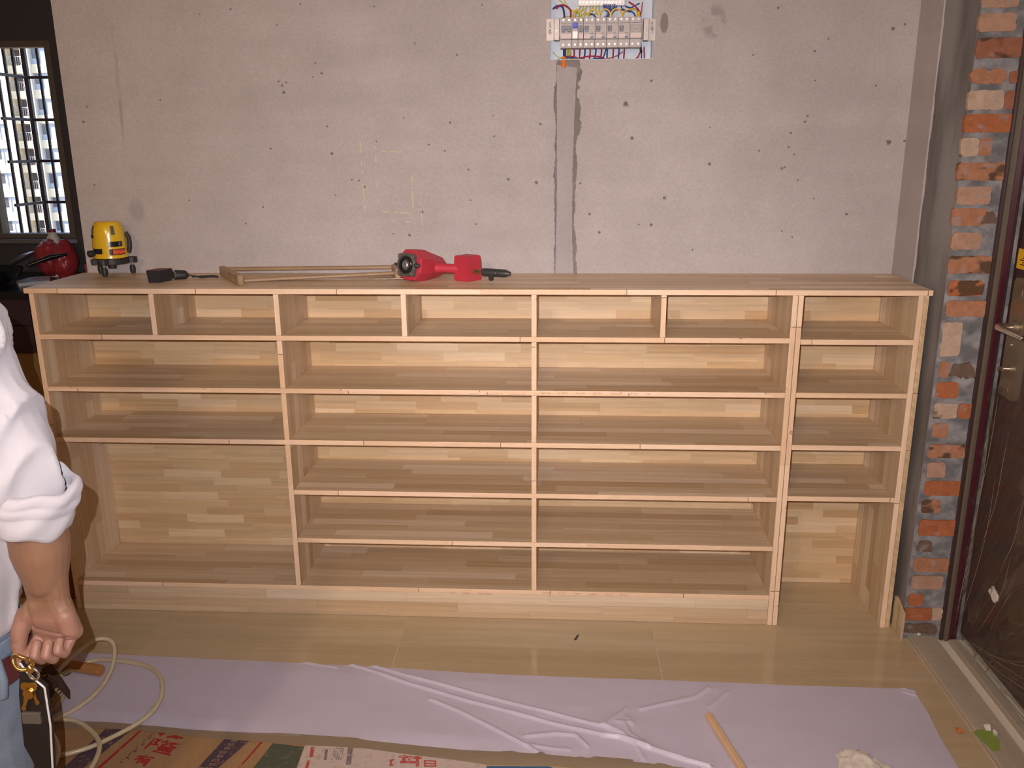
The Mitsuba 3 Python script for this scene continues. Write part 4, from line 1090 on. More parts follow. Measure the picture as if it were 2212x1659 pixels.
M('bag_red', {'type': 'twosided', 'bsdf': {'type': 'principled', 'base_color': rgb(0.42, 0.045, 0.055), 'roughness': 0.28, 'specular': 0.6}})
M('jug_white', pr((0.75, 0.74, 0.70), 0.35, 0.5))
M('cap_red', pr((0.25, 0.02, 0.045), 0.35, 0.5))
CT = 0.8005
jg = thing('jug', 'white plastic jug with a dark red cap standing in the left red bag', 'jug')
part(jg, 'bottle', lathe([(0, 0), (0.045, 0), (0.052, 0.06), (0.052, 0.60), (0.045, 0.76), (0.022, 0.95), (0.020, 1), (0, 1)], (-2.885, 2.27, CT), (-2.885, 2.27, 1.048), 24), 'mat_jug_white', smooth=35)
part(jg, 'cap', lathe([(0, 0), (0.019, 0), (0.019, 0.9), (0.017, 1), (0, 1)], (-2.885, 2.27, 1.044), (-2.885, 2.27, 1.066), 20), 'mat_cap_red', smooth=35)
single('plastic_bag', cat(crumple((-2.888, 2.235, 0.905), 0.082, 0.10, 0.105, 2, 0.16, CT)), 'mat_bag_red', 'crumpled red plastic bag around the white jug on the counter', 'plastic bag', smooth=True)
single('plastic_bag', cat(crumple((-2.787, 2.195, 0.900), 0.062, 0.085, 0.112, 6, 0.15, CT)), 'mat_bag_red', 'bulging red plastic bag on the counter right of the jug', 'plastic bag', smooth=True)
# wok with a handle and a lid leaning in it, on the counter at the left
wk = thing('wok', 'black wok with a dark handle on the counter at the left edge', 'wok')
part(wk, 'bowl', lathe([(0.05, 0), (0.10, 0.12), (0.145, 0.45), (0.17, 1.0), (0.166, 1.0), (0.141, 0.47), (0.096, 0.16), (0.0, 0.06), (0.0, 0), (0.05, 0)], (-3.07, 1.93, CT), (-3.07, 1.93, CT + 0.085), 40), 'mat_black_gloss', smooth=40)
part(wk, 'handle', tomesh(hull([(-2.900, 2.02, 0.893, 0.008), (-2.80, 2.085, 0.932, 0.014), (-2.735, 2.12, 0.940, 0.007)])), 'mat_black_gloss', smooth=50)
ldir = np.array([0.50, 0.0, 0.26])
single('pan_lid', tf(lathe([(0.0, 0.0), (0.075, 0.0), (0.082, 0.3), (0.06, 0.7), (0.02, 1.0), (0, 1)], (0, 0, 0), (0, 0, 0.022), 36), trimesh.transformations.concatenate_matrices(trimesh.transformations.translation_matrix((-2.95, 2.06, 0.921)), trimesh.transformations.rotation_matrix(math.radians(-27), (0, 1, 0)), trimesh.transformations.rotation_matrix(math.radians(6), (1, 0, 0)))), 'mat_steel', 'tilted metal lid with a bright rim leaning over the black wok', 'lid', smooth=40)
# folded foil packet
M('foil', pr((0.62, 0.66, 0.72), 0.35, 0.5, metal=0.1))
fpk = thing('packet', 'flat silvery packet lying at the corner of the counter behind the bookcase top', 'packet')
pk = Polygon([(-2.925, 1.945), (-2.868, 1.872), (-2.765, 1.975), (-2.86, 2.14), (-2.935, 2.09)])
fvv = slab(pk.buffer(0.004), 0.018, 'xy', CT)
part(fpk, 'sleeve', fvv, 'mat_foil')
part(fpk, 'label', slab(Polygon([(-2.895, 2.02), (-2.885, 2.035), (-2.845, 2.025), (-2.852, 2.008)]), 0.0008, 'xy', CT + 0.018), 'mat_cap_red')
M('pink', pr((0.45, 0.13, 0.13), 0.5, 0.4))
single('cup', lathe([(0, 0), (0.022, 0), (0.030, 1), (0.027, 1), (0.02, 0.08), (0, 0.08)], (-2.655, 2.20, CT), (-2.655, 2.20, CT + 0.075), 20), 'mat_pink', 'small pink plastic cup on the counter just left of the plaster wall end', 'cup', smooth=35)
single('counter_rag', crumple((-2.74, 2.03, CT + 0.006), 0.06, 0.05, 0.012, 12, 0.3, CT), 'mat_leather_red', 'dark reddish rag on the counter in front of the red bags', 'rag', smooth=True)

# ------------------------------------------------------------------ apartment block across the street
def facade_fn(p, n, uv):
    c = mix((0.72, 0.67, 0.57), (0.79, 0.74, 0.64), fbm(p.x * 0.5, p.z * 0.7, p.y * 0.5, 3))
    line = dr.select(dr.abs(p.z / 0.45 - dr.floor(p.z / 0.45) - 0.5) < 0.03, 0.9, 1.0)
    return c * line


M('facade', {'type': 'twosided', 'bsdf': {'type': 'diffuse', 'reflectance': proc(facade_fn)}})
M('facade_band', pr((0.82, 0.74, 0.58), 0.8, 0.2))
M('panel_blue', pr((0.42, 0.48, 0.60), 0.3, 0.5))  # sky reflected in the glass is painted as this blue
M('dark_pane', pr((0.10, 0.10, 0.14), 0.15, 0.6))
M('balcony_rail', pr((0.45, 0.45, 0.50), 0.5, 0.4))
ab = thing('apartment_building', 'tall cream apartment block with pale blue window bands seen through the barred window', 'building')
BY = 100.0
FL0, FH, NF = -11.35, 2.80, 11      # lowest spandrel top
MX0, MW, NM = -78.4, 8.1, 5         # modules: pier, window bay, pier, balcony recess
wall = [bx(MX0 - 2, MX0 + MW * NM + 2, BY + 2.2, BY + 3, -40, FL0 + FH * NF + 2)]
pale = []
for m in range(-1, NM):
    x = MX0 + MW * m
    wall += [bx(x + 0.0, x + 0.95, BY - 0.35, BY + 2.2, -40, FL0 + FH * NF + 2), bx(x + 5.0, x + 5.95, BY - 0.35, BY + 2.2, -40, FL0 + FH * NF + 2)]
part(ab, 'wall', cat(*wall), 'mat_facade')
for f in range(NF):
    z = FL0 + FH * f
    sp = []
    for m in range(NM):
        x = MX0 + MW * m
        sp += [bx(x + 0.95, x + 5.0, BY - 0.1, BY + 0.3, z - 0.95, z), bx(x + 5.95, x + MW, BY + 0.2, BY + 2.2, z - 0.95, z - 0.1)]
    part(ab, 'spandrel', cat(*sp), 'mat_facade_band')
    for m in range(1, 4):
        x = MX0 + MW * m
        w = part(ab, 'window', cat(bx(x + 0.95, x + 5.0, BY + 0.12, BY + 0.2, z, z + 1.85), *[bx(x + 0.95 + k - 0.04, x + 0.95 + k + 0.04, BY + 0.06, BY + 0.13, z, z + 1.85) for k in (1.0, 2.05, 3.1)]), 'mat_panel_blue')
        part(w, 'pane', bx(x + 1.15, x + 1.85, BY + 0.1, BY + 0.13, z + 0.62, z + 1.75), 'mat_dark_pane')
        part(w, 'pane', bx(x + 3.15, x + 3.75, BY + 0.1, BY + 0.13, z + 0.62, z + 1.75), 'mat_dark_pane')
        w = part(ab, 'window', bx(x + 6.1, x + 7.9, BY + 1.9, BY + 2.19, z - 0.1, z + 1.85), 'mat_panel_blue')
        part(w, 'pane', bx(x + 6.15, x + 6.9, BY + 1.87, BY + 1.91, z, z + 1.75), 'mat_dark_pane')
        part(ab, 'balcony_rail', cat(bx(x + 5.95, x + MW, BY + 0.22, BY + 0.27, z + 0.85, z + 0.92), *[bx(x + 5.95 + 0.24 * k, x + 5.99 + 0.24 * k, BY + 0.22, BY + 0.26, z - 0.1, z + 0.85) for k in range(9)]), 'mat_balcony_rail')
# ------------------------------------------------------------------ things on the floor
CB=dict(
 dark1= [(-1.207, -0.606), (-1.135, -0.609), (-1.174, -0.726), (-1.228, -0.716)] ,
 red1= [(-1.113, -0.609), (-1.106, -0.611), (-1.138, -0.739), (-1.147, -0.737)] ,
 c0= [(-1.056, -0.615), (-0.977, -0.633), (-0.983, -0.646), (-1.06, -0.63)] ,
 c1= [(-1.064, -0.639), (-0.981, -0.658), (-0.988, -0.704), (-1.073, -0.682)] ,
 c2= [(-1.074, -0.705), (-1.023, -0.708), (-1.027, -0.748), (-1.079, -0.733)] ,
 small0= [(-1.073, -0.619), (-1.098, -0.714), (-1.105, -0.739)] ,
 dark2= [(-0.873, -0.634), (-0.804, -0.638), (-0.849, -0.746), (-0.899, -0.748)] ,
 txt2= [(-0.842, -0.64), (-0.866, -0.739)] ,
 red2= [(-0.774, -0.64), (-0.768, -0.642), (-0.793, -0.741), (-0.798, -0.742)] ,
 green= [(-0.741, -0.645), (-0.655, -0.655), (-0.651, -0.744), (-0.762, -0.75)] ,
 news= [(-0.654, -0.652), (-0.533, -0.65), (-0.415, -0.668), (-0.243, -0.688), (-0.177, -0.702), (-0.182, -0.75), (-0.646, -0.773)] ,
 blue= [(-0.176, -0.699), (-0.021, -0.691), (-0.046, -0.728), (-0.147, -0.733)] ,
 n1= [(-0.637, -0.655), (-0.626, -0.656), (-0.621, -0.695), (-0.63, -0.695)] ,
 n1b= [(-0.631, -0.706), (-0.623, -0.707), (-0.622, -0.735), (-0.63, -0.735)] ,
 nH= [(-0.404, -0.675), (-0.344, -0.679), (-0.338, -0.716), (-0.391, -0.719)] ,
 nO= [(-0.336, -0.692), (-0.306, -0.692), (-0.303, -0.715), (-0.332, -0.716)] ,
 nq= [(-0.426, -0.689), (-0.412, -0.688), (-0.41, -0.717), (-0.423, -0.718)] ,
 ng= [(-0.576, -0.655), (-0.548, -0.655), (-0.544, -0.702), (-0.573, -0.703)] ,
 ng2= [(-0.597, -0.663), (-0.59, -0.663), (-0.583, -0.704), (-0.59, -0.704)] ,
 ng3= [(-0.54, -0.654), (-0.527, -0.654), (-0.517, -0.717), (-0.53, -0.718)] ,
)
FILM_TOP= [(-1.952, -0.259), (-1.52, -0.26), (-1.281, -0.269), (-0.815, -0.285), (-0.475, -0.3), (-0.143, -0.317), (0.261, -0.322), (0.655, -0.33), (1.007, -0.333)]
FILM_R= [(1.007, -0.333), (1.006, -0.42), (0.995, -0.573), (0.991, -0.675), (0.984, -0.754)]
FILM_BOT= [(-1.711, -0.588), (-1.359, -0.587), (-1.19, -0.589), (-1.071, -0.597), (-0.966, -0.607), (-0.737, -0.615), (-0.543, -0.624), (-0.242, -0.653), (-0.146, -0.657), (-0.111, -0.652), (0.054, -0.663), (0.227, -0.677), (0.34, -0.693), (0.494, -0.715)]
TAPE_BOT= [(-1.664, -0.652), (-1.256, -0.61), (-1.128, -0.611), (-0.866, -0.638), (-0.727, -0.646), (-0.604, -0.651), (-0.481, -0.656), (-0.382, -0.672), (-0.238, -0.691), (-0.166, -0.703), (-0.016, -0.698), (0.223, -0.719)]
CREASES=[
   [(-0.785, -0.276), (-0.729, -0.293), (-0.659, -0.308)] ,
   [(-0.629, -0.285), (-0.431, -0.377), (-0.244, -0.45), (-0.014, -0.536), (0.165, -0.588), (0.211, -0.609), (0.233, -0.622)] ,
   [(-0.571, -0.285), (-0.447, -0.339), (-0.323, -0.382), (-0.079, -0.474), (0.128, -0.546), (0.175, -0.577)] ,
   [(-0.357, -0.446), (-0.272, -0.494), (-0.188, -0.551), (-0.073, -0.632), (-0.03, -0.666)] ,
   [(-0.074, -0.623), (-0.013, -0.634), (0.03, -0.637)] ,
   [(-0.084, -0.59), (-0.009, -0.575), (0.048, -0.579), (0.077, -0.622)] ,
   [(0.118, -0.537), (0.176, -0.581), (0.246, -0.622), (0.323, -0.665), (0.381, -0.686)] ,
   [(0.116, -0.58), (0.165, -0.586), (0.213, -0.613), (0.273, -0.642), (0.377, -0.683)] ,
   [(0.179, -0.53), (0.191, -0.572), (0.228, -0.604)] ,
   [(0.126, -0.537), (0.189, -0.46)] ,
   [(0.226, -0.463), (0.296, -0.434), (0.379, -0.404), (0.429, -0.358)] ,
   [(0.191, -0.505), (0.2, -0.529)] ,
   [(0.203, -0.613), (0.218, -0.663)] ,
   [(0.159, -0.521), (0.19, -0.522)] ,
   [(0.415, -0.445), (0.454, -0.401), (0.48, -0.373)] ,
   [(0.98, -0.334), (1.006, -0.349)] ,
   [(0.979, -0.35), (1.001, -0.362)] ,
]


def creased_sheet():
    nx, nv = 620, 84
    us, vs = np.linspace(0, 1, nx), np.linspace(0, 1, nv)
    U, V = np.meshgrid(us, vs, indexing='ij')
    bot = FILM_BOT + [(1.2, -0.80)]
    xr = np.interp(vs, np.linspace(0, 1, len(FILM_R)), [p[0] for p in FILM_R])[None]
    X = -1.95 + U * (xr + 1.95)
    yt = np.interp(X, [p[0] for p in FILM_TOP], [p[1] for p in FILM_TOP]) + 0.0018 * (meshkit.noise(np.stack([X * 25, 0 * X, 0 * X], -1)) - 0.5)
    yb = np.interp(X, [p[0] for p in bot], [p[1] for p in bot])
    Y = yt + V * (yb - yt)
    P = np.stack([X, Y], -1)
    Z = 0.0042 + 0.010 * (meshkit.fbm(np.stack([X * 3.2, Y * 6.5, 0 * X], -1), 3, 1) - 0.3).clip(0) * np.clip(np.minimum(V, 1 - V) * 7, 0, 1)
    Z += 0.0022 * np.clip(meshkit.fbm(np.stack([X * 16 + Y * 14, Y * 30 - X * 8, 0 * X], -1), 2, 4) - 0.55, 0, 1) * np.clip((X + 0.2) * 1.5, 0.15, 1)
    for k, c in enumerate(CREASES):
        c = np.array(c)
        d = np.full(X.shape, 9.0)
        for a, b2 in zip(c[:-1], c[1:]):
            e = b2 - a
            t = np.clip(((P - a) @ e) / (e @ e), 0, 1)
            d = np.minimum(d, np.linalg.norm(P - a - t[..., None] * e, axis=-1))
        hgt = 0.0055 if len(c) > 3 else 0.0035
        Z += hgt * np.exp(-(d / 0.0048) ** 2) + 0.0010 * np.exp(-(d / 0.025) ** 2)
    v = np.stack([X, Y, Z], -1).reshape(-1, 3)
    i, j = np.meshgrid(np.arange(nx - 1), np.arange(nv - 1), indexing='ij')
    a = (i * nv + j).ravel()
    return v, np.stack([a, a + nv, a + nv + 1, a + 1], 1)


M('film_white', {'type': 'twosided', 'bsdf': {'type': 'principled', 'base_color': rgb(0.500, 0.455, 0.535), 'roughness': 0.38, 'specular': 0.5}})
single('protective_sheet', creased_sheet(), 'mat_film_white', 'long creased lilac white plastic sheet spread on the tiles in front of the bookcase', 'plastic sheet', smooth=True)


def carton_fn(p, n, uv):
    c = mix((0.30, 0.175, 0.085), (0.38, 0.235, 0.12), fbm(p.x * 12, p.y * 12, 0.0, 4))
    flute = 0.96 + 0.06 * noise(p.x * 300 + p.y * 120, 2.0)
    return c * flute


def print_wear(base, under):
    def fn(p, n, uv):
        m = smoothstep(0.60, 0.78, fbm(p.x * 110, p.y * 110, 2.0, 3))
        return mix(base, under, m * 0.75)
    return fn


M('cardboard', {'type': 'twosided', 'bsdf': {'type': 'diffuse', 'reflectance': proc(carton_fn)}})
for nm, base, under in (('print_red', (0.33, 0.035, 0.035), (0.34, 0.20, 0.11)), ('print_dark', (0.095, 0.06, 0.075), (0.30, 0.18, 0.10)), ('print_green', (0.085, 0.095, 0.065), (0.15, 0.13, 0.09)), ('print_pale', (0.30, 0.20, 0.13), (0.12, 0.08, 0.08)), ('newsprint', (0.50, 0.41, 0.36), (0.42, 0.31, 0.24)), ('print_grey', (0.20, 0.16, 0.15), (0.48, 0.40, 0.35)), ('print_rose', (0.42, 0.09, 0.08), (0.48, 0.34, 0.28)), ('print_blue', (0.05, 0.13, 0.24), (0.10, 0.16, 0.22))):
    M(nm, {'type': 'twosided', 'bsdf': {'type': 'diffuse', 'reflectance': proc(print_wear(base, under))}})
cbp = Polygon([(-1.75, -0.560), (-0.655, -0.600), (-0.640, -0.80), (-0.60, -1.05), (-1.75, -1.05)])
cb = single('cardboard_sheet', slab(cbp, 0.0022, 'xy', 0.0004), 'mat_cardboard', 'flattened brown cardboard with red Chinese lettering on the floor below the plastic sheet', 'cardboard')
ZP = 0.00262


def flat(poly, mat, name, z=ZP, parent=None, label=None):
    return part(parent or cb, name, slab(poly, 0.00012, 'xy', z), mat, label=label)


def extrap(q, k):       # run a printed band on towards the viewer, past the frame
    q = [np.array(p) for p in q]
    return Polygon([q[0], q[1], q[2] + (q[2] - q[1]) * k, q[3] + (q[3] - q[0]) * k])


flat(extrap(CB['dark1'], 0.8), 'mat_print_dark', 'printed_band', label='dark plum printed band')
flat(extrap(CB['dark2'], 1.5), 'mat_print_dark', 'printed_band', label='dark plum printed band')
flat(extrap(CB['red1'], 0.6), 'mat_print_red', 'printed_line', label='thin red printed line')
flat(extrap(CB['red2'], 1.5), 'mat_print_red', 'printed_line', label='thin red printed line')
flat(extrap(CB['green'], 1.8), 'mat_print_green', 'printed_field', label='dark green printed field')


def warp(q, uv):
    q = [np.array(p) for p in q]
    u, v = uv
    return q[0] * (1 - u) * (1 - v) + q[1] * u * (1 - v) + q[2] * u * v + q[3] * (1 - u) * v


def glyph(q, strokes, w):
    return unary_union([LineString([warp(q, p) for p in s]).buffer(w, cap_style=2, join_style=2) for s in strokes])


LONG = [[(.08, .0), (.08, 1.0)], [(.08, .05), (.30, .08), (.20, .28), (.32, .46), (.10, .52)], [(.56, .0), (.40, .24)], [(.50, .11), (.86, .11), (.46, .40)], [(.54, .2), (.98, .42)], [(.46, .51), (.92, .51)], [(.50, .54), (.42, .70)], [(.44, .66), (.94, .66)], [(.46, .80), (.92, .80)], [(.38, .97), (1.0, .97)], [(.68, .54), (.68, .97)]]
YOU = [[(.04, .18), (.97, .18)], [(.52, .0), (.40, .30), (.08, .62)], [(.34, .40), (.82, .40), (.82, .97), (.70, .95)], [(.34, .40), (.34, 1.0)], [(.34, .58), (.82, .58)], [(.34, .76), (.82, .76)]]
TOPC = [[(.0, .35), (.22, .30)], [(.10, .1), (.14, .9)], [(.45, .75), (.62, .2), (.95, .45)], [(.60, .55), (.80, .85)], [(.40, .9), (.55, .6)]]
flat(glyph(CB['c1'], LONG, 0.0031), 'mat_print_red', 'lettering', label='large red Chinese character')
flat(glyph(CB['c2'], YOU, 0.0029), 'mat_print_red', 'lettering', label='red Chinese character')
flat(glyph(CB['c0'], TOPC, 0.0032), 'mat_print_red', 'lettering', label='part of a red character')
a0, a1, a2 = (np.array(p) for p in CB['small0'])
dashes = []
for k in range(14):
    p = a0 + (a2 - a0) * (k + 0.3) / 14
    q = p + (a2 - a0) * 0.030 + np.array([0.006, -0.001]) * (k % 3)
    dashes.append(LineString([p, q]).buffer(0.0016, cap_style=2))
part(cb, 'small_print', slab(unary_union(dashes), 0.00012, 'xy', ZP), 'mat_print_dark')
a0, a1 = (np.array(p) for p in CB['txt2'])
blocks = []
for k in range(9):
    c = a0 + (a1 - a0) * k / 6.5
    for (dx, dy, w_, h_) in ((-0.008, 0.0, 0.004, 0.010), (-0.001, 0.002, 0.008, 0.0025), (-0.001, -0.003, 0.008, 0.0025), (0.004, 0.0, 0.0022, 0.009)):
        blocks.append(sbox(c[0] + dx - w_ / 2, c[1] + dy - h_ / 2, c[0] + dx + w_ / 2, c[1] + dy + h_ / 2))
part(cb, 'band_lettering', slab(unary_union(blocks), 0.00012, 'xy', ZP + 0.00014), 'mat_print_pale')
news = Polygon(CB['news']).union(Polygon([(-0.63, -0.74), (-0.19, -0.74), (-0.22, -1.0), (-0.60, -1.0)])).buffer(0)
nw = single('newspaper_sheet', slab(news, 0.0010, 'xy', 0.0030), 'mat_newsprint', 'pale printed sheet with faded red letters on the floor right of the dark green print', 'paper sheet')
for k, mt in (('n1', 'mat_print_rose'), ('n1b', 'mat_print_rose'), ('ng2', 'mat_print_grey'), ('ng3', 'mat_print_grey')):
    flat(Polygon(CB[k]), mt, 'print', 0.00405, nw)
flat(glyph(CB['nH'], [[(.0, .15), (1, .15)], [(.2, .0), (.2, .6)], [(.8, .0), (.8, 1)], [(.0, .6), (.8, .6)], [(.45, .15), (.45, .6)]], 0.0042), 'mat_print_rose', 'lettering', 0.00405, nw)
flat(glyph(CB['nO'], [[(.05, .1), (.95, .1), (.95, .9), (.05, .9), (.05, .1)], [(.1, .5), (.9, .5)]], 0.0022), 'mat_print_rose', 'lettering', 0.00405, nw)
flat(glyph(CB['nq'], [[(.1, .3), (1, .2)], [(.5, .2), (.4, .9), (1, .9)]], 0.0028), 'mat_print_rose', 'lettering', 0.00405, nw)
q = CB['ng']
flat(unary_union([Polygon([warp(q, (i / 5 + .02, j / 7 + .02)), warp(q, (i / 5 + .15, j / 7 + .02)), warp(q, (i / 5 + .15, j / 7 + .11)), warp(q, (i / 5 + .02, j / 7 + .11))]) for i in range(5) for j in range(7) if (i * 7 + j * 3) % 5]), 'mat_print_grey', 'small_print', 0.00405, nw)
single('blue_sheet', slab(Polygon([(-0.176, -0.703), (-0.021, -0.696), (0.03, -0.72), (-0.02, -0.95), (-0.19, -0.98)]), 0.0008, 'xy', 0.0003), 'mat_print_blue', 'blue printed sheet at the bottom edge beside the pale printed one', 'paper sheet')
tape_poly = Polygon(FILM_BOT[:-1] + [(0.45, -0.735)] + TAPE_BOT[::-1]).buffer(0.0005)
tape_poly = unary_union([tape_poly, LineString([(p[0], p[1] + 0.004) for p in FILM_BOT[:-1]]).buffer(0.005)])
M('tape', {'type': 'blendbsdf', 'weight': 0.55, 'a': {'type': 'thindielectric', 'int_ior': 1.45}, 'b': {'type': 'twosided', 'bsdf': {'type': 'principled', 'base_color': rgb(0.36, 0.28, 0.19), 'roughness': 0.35, 'specular': 0.5}}})
single('adhesive_tape', slab(tape_poly, 0.00015, 'xy', 0.00435), 'mat_tape', 'wide translucent brownish tape along the near edge of the plastic sheet', 'tape')

# clear air hose in loops
M('hose', pr((0.50, 0.42, 0.27), 0.25, 0.5))
h1 = spline([(-1.50, -0.48, 0.012), (-1.455, -0.455, 0.035), (-1.419, -0.420, 0.07), (-1.391, -0.365, 0.09), (-1.365, -0.321, 0.092), (-1.334, -0.316, 0.082), (-1.312, -0.343, 0.06), (-1.301, -0.403, 0.03), (-1.305, -0.481, 0.016), (-1.335, -0.559, 0.012), (-1.400, -0.640, 0.012), (-1.50, -0.72, 0.012)], 110)
h2 = spline([(-1.50, -0.50, 0.010), (-1.436, -0.378, 0.02), (-1.404, -0.334, 0.02), (-1.3, -0.339, 0.03), (-1.196, -0.378, 0.04), (-1.117, -0.460, 0.04), (-1.098, -0.518, 0.03), (-1.110, -0.591, 0.022), (-1.158, -0.649, 0.014), (-1.207, -0.698, 0.012), (-1.262, -0.73, 0.013), (-1.334, -0.753, 0.014), (-1.435, -0.783, 0.012), (-1.60, -0.80, 0.010)], 120)
h3 = spline([(-1.52, -0.70, 0.012), (-1.45, -0.64, 0.018), (-1.34, -0.604, 0.022), (-1.295, -0.605, 0.022), (-1.24, -0.635, 0.022), (-1.189, -0.679, 0.024), (-1.165, -0.717, 0.024), (-1.155, -0.756, 0.022), (-1.160, -0.85, 0.014), (-1.20, -0.95, 0.010)], 80)
h4 = spline([(-1.60, -0.72, 0.010), (-1.50, -0.68, 0.012), (-1.432, -0.645, 0.014), (-1.374, -0.619, 0.022), (-1.331, -0.653, 0.024), (-1.285, -0.702, 0.026), (-1.256, -0.749, 0.026), (-1.244, -0.789, 0.022), (-1.231, -0.843, 0.014), (-1.22, -0.97, 0.010)], 80)
single('air_hose', cat(*[tube(h, 0.0062, 10) for h in (h1, h2, h3, h4)]), 'mat_hose', 'thin clear yellowish air hose lying in loose loops at the lower left', 'hose', smooth=60)

# wooden handle, tool bag, stick, rag
def handle_fn(p, n, uv):
    return mix((0.28, 0.115, 0.035), (0.44, 0.20, 0.07), fbm(p.x * 8, p.y * 90, p.z * 90, 3))


M('handle_wood', pr(proc(handle_fn), 0.4, 0.4))
hm = thing('mallet', 'reddish brown wooden tool handle lying on the plastic sheet behind the hand', 'mallet')
part(hm, 'handle', lathe([(0, 0), (0.0150, 0), (0.0165, 0.01), (0.0150, 0.5), (0.0135, 1), (0, 1)], (-1.337, -0.380, 0.0235), (-1.66, -0.312, 0.0215), 24), 'mat_handle_wood', smooth=40)
part(hm, 'head', tomesh(rbox(-1.70, -0.305, 0.045, 0.06, 0.11, 0.075, 0.008, 10)), 'mat_old_wood')
M('bag_dark', pr((0.055, 0.028, 0.020), 0.7, 0.2))
M('bristle', pr((0.30, 0.215, 0.12), 0.8, 0.2))
tb = thing('tool_bag', 'dark brown tool bag lying on the plastic sheet beside the person', 'tool bag')
part(tb, 'bag', crumple((-1.50, -0.545, 0.045), 0.125, 0.095, 0.048, 21, 0.35, 0.006), 'mat_bag_dark', smooth=True)
part(tb, 'flap', tomesh(hull([(-1.47, -0.46, 0.055, 0.006), (-1.41, -0.475, 0.050, 0.006), (-1.385, -0.515, 0.035, 0.004), (-1.44, -0.53, 0.070, 0.006)])), 'mat_bag_dark', smooth=40)
br = thing('scrub_brush', 'brush with pale bristles and dark brown back sticking out of the tool bag', 'brush')
part(br, 'back', tomesh(hull([(-1.432, -0.462, 0.088, 0.007), (-1.362, -0.512, 0.046, 0.006), (-1.350, -0.528, 0.036, 0.003), (-1.445, -0.475, 0.086, 0.007)])), 'mat_bag_dark', smooth=40)
bm = []
for k in range(9):
    for j in range(5):
        t, s_ = k / 8, j / 4
        p = np.array([-1.436, -0.492, 0.080]) * (1 - t) + np.array([-1.366, -0.530, 0.040]) * t + np.array([0.004, 0.006, 0]) * (s_ - 0.5) * 2
        bm.append(cyl(p, p + np.array([-0.010, -0.034, -0.020]) * (0.9 + 0.2 * ((k * 5 + j) % 3) / 2), 0.0022, 0.0030, 5))
part(br, 'bristles', cat(*bm), 'mat_bristle', label='pale worn bristles')
labels[br + '__bristles']['kind'] = 'stuff'


def dowel_fn(p, n, uv):
    return mix((0.52, 0.33, 0.18), (0.64, 0.43, 0.26), fbm(p.x * 60, p.y * 6, p.z * 60, 3))


M('dowel', pr(proc(dowel_fn), 0.5, 0.4))
sh = lambda x, y: 0.017
single('wooden_stick', bar((0.404, -0.494, 0.0185), (0.492, -0.86, 0.0185), 0.019, 0.018, 0.004), 'mat_dowel', 'pale square wooden stick lying on the plastic sheet at the bottom edge', 'stick')
M('rag_white', pr((0.66, 0.60, 0.52), 0.7, 0.2, sheen=0.3))
rgm = crumple((0.748, -0.748, 0.026), 0.068, 0.108, 0.047, 31, 0.40, 0.008)
rv = rgm.vertices.copy()
rv += 0.006 * (meshkit.fbm(rv * 60, 2, 3)[:, None] - 0.5)
rv[:, 0] += 0.45 * (rv[:, 1] + 0.745) * -1.0 * 0.3
rv[:, 2] = np.maximum(rv[:, 2], 0.009)
single('rag', trimesh.Trimesh(rv, rgm.faces, process=False), 'mat_rag_white', 'crumpled off-white rag on the plastic sheet at the lower right', 'rag', smooth=True)
sp = ragged([(0.057, -0.092), (0.066, -0.080), (0.060, -0.112), (0.054, -0.118), (0.050, -0.112)], 0.0014, 0.004, 5)
M('smudge', pr((0.06, 0.06, 0.065), 0.7, 0.2))
single('dirt_speck', slab(sp, 0.0006, 'xy', 0.0001), 'mat_smudge', 'small dark speck of dirt on the bare tile below the middle of the bookcase', 'dirt')
# ------------------------------------------------------------------ person at the left edge, seen from behind
PY = -1.33


def limb(pts, seg=18):
    return union([hull([a, b], seg) for a, b in zip(pts[:-1], pts[1:])])


def smooth_mesh(man, edge, it=12):
    m = tomesh(man.refine_to_length(edge))
    m.merge_vertices()
    trimesh.smoothing.filter_taubin(m, lamb=0.5, nu=0.52, iterations=it)
    return m


def skin_fn(p, n, uv):
    g = fbm(p.x * 30, p.y * 30, p.z * 30, 3)
    palm = smoothstep(0.80, 0.765, p.z)
    c = mix((0.170, 0.092, 0.055), (0.200, 0.108, 0.066), g)
    return mix(c, (0.275, 0.145, 0.108), palm * 0.8)


M('skin', pr(proc(skin_fn), 0.5, 0.4))
M('shirt', pr((0.42, 0.41, 0.44), 0.8, 0.2, sheen=0.2))


def denim_fn(p, n, uv):
    w = noise(p.x * 700 + p.z * 700, p.z * 700 - p.x * 500, p.y * 500)
    return mix((0.11, 0.15, 0.215), (0.21, 0.265, 0.335), 0.55 * fbm(p.x * 14, p.y * 14, p.z * 9, 3) + 0.45 * w)


M('denim', pr(proc(denim_fn), 0.85, 0.2))
M('stitch', pr((0.38, 0.42, 0.46), 0.7, 0.2))
M('belt', pr((0.085, 0.016, 0.018), 0.45, 0.4))
M('hair', pr((0.015, 0.012, 0.011), 0.45, 0.4))
M('shoe', pr((0.05, 0.045, 0.045), 0.6, 0.3))
pe = thing('person', 'person in white shirt with rolled sleeves and blue jeans at the left edge', 'person')

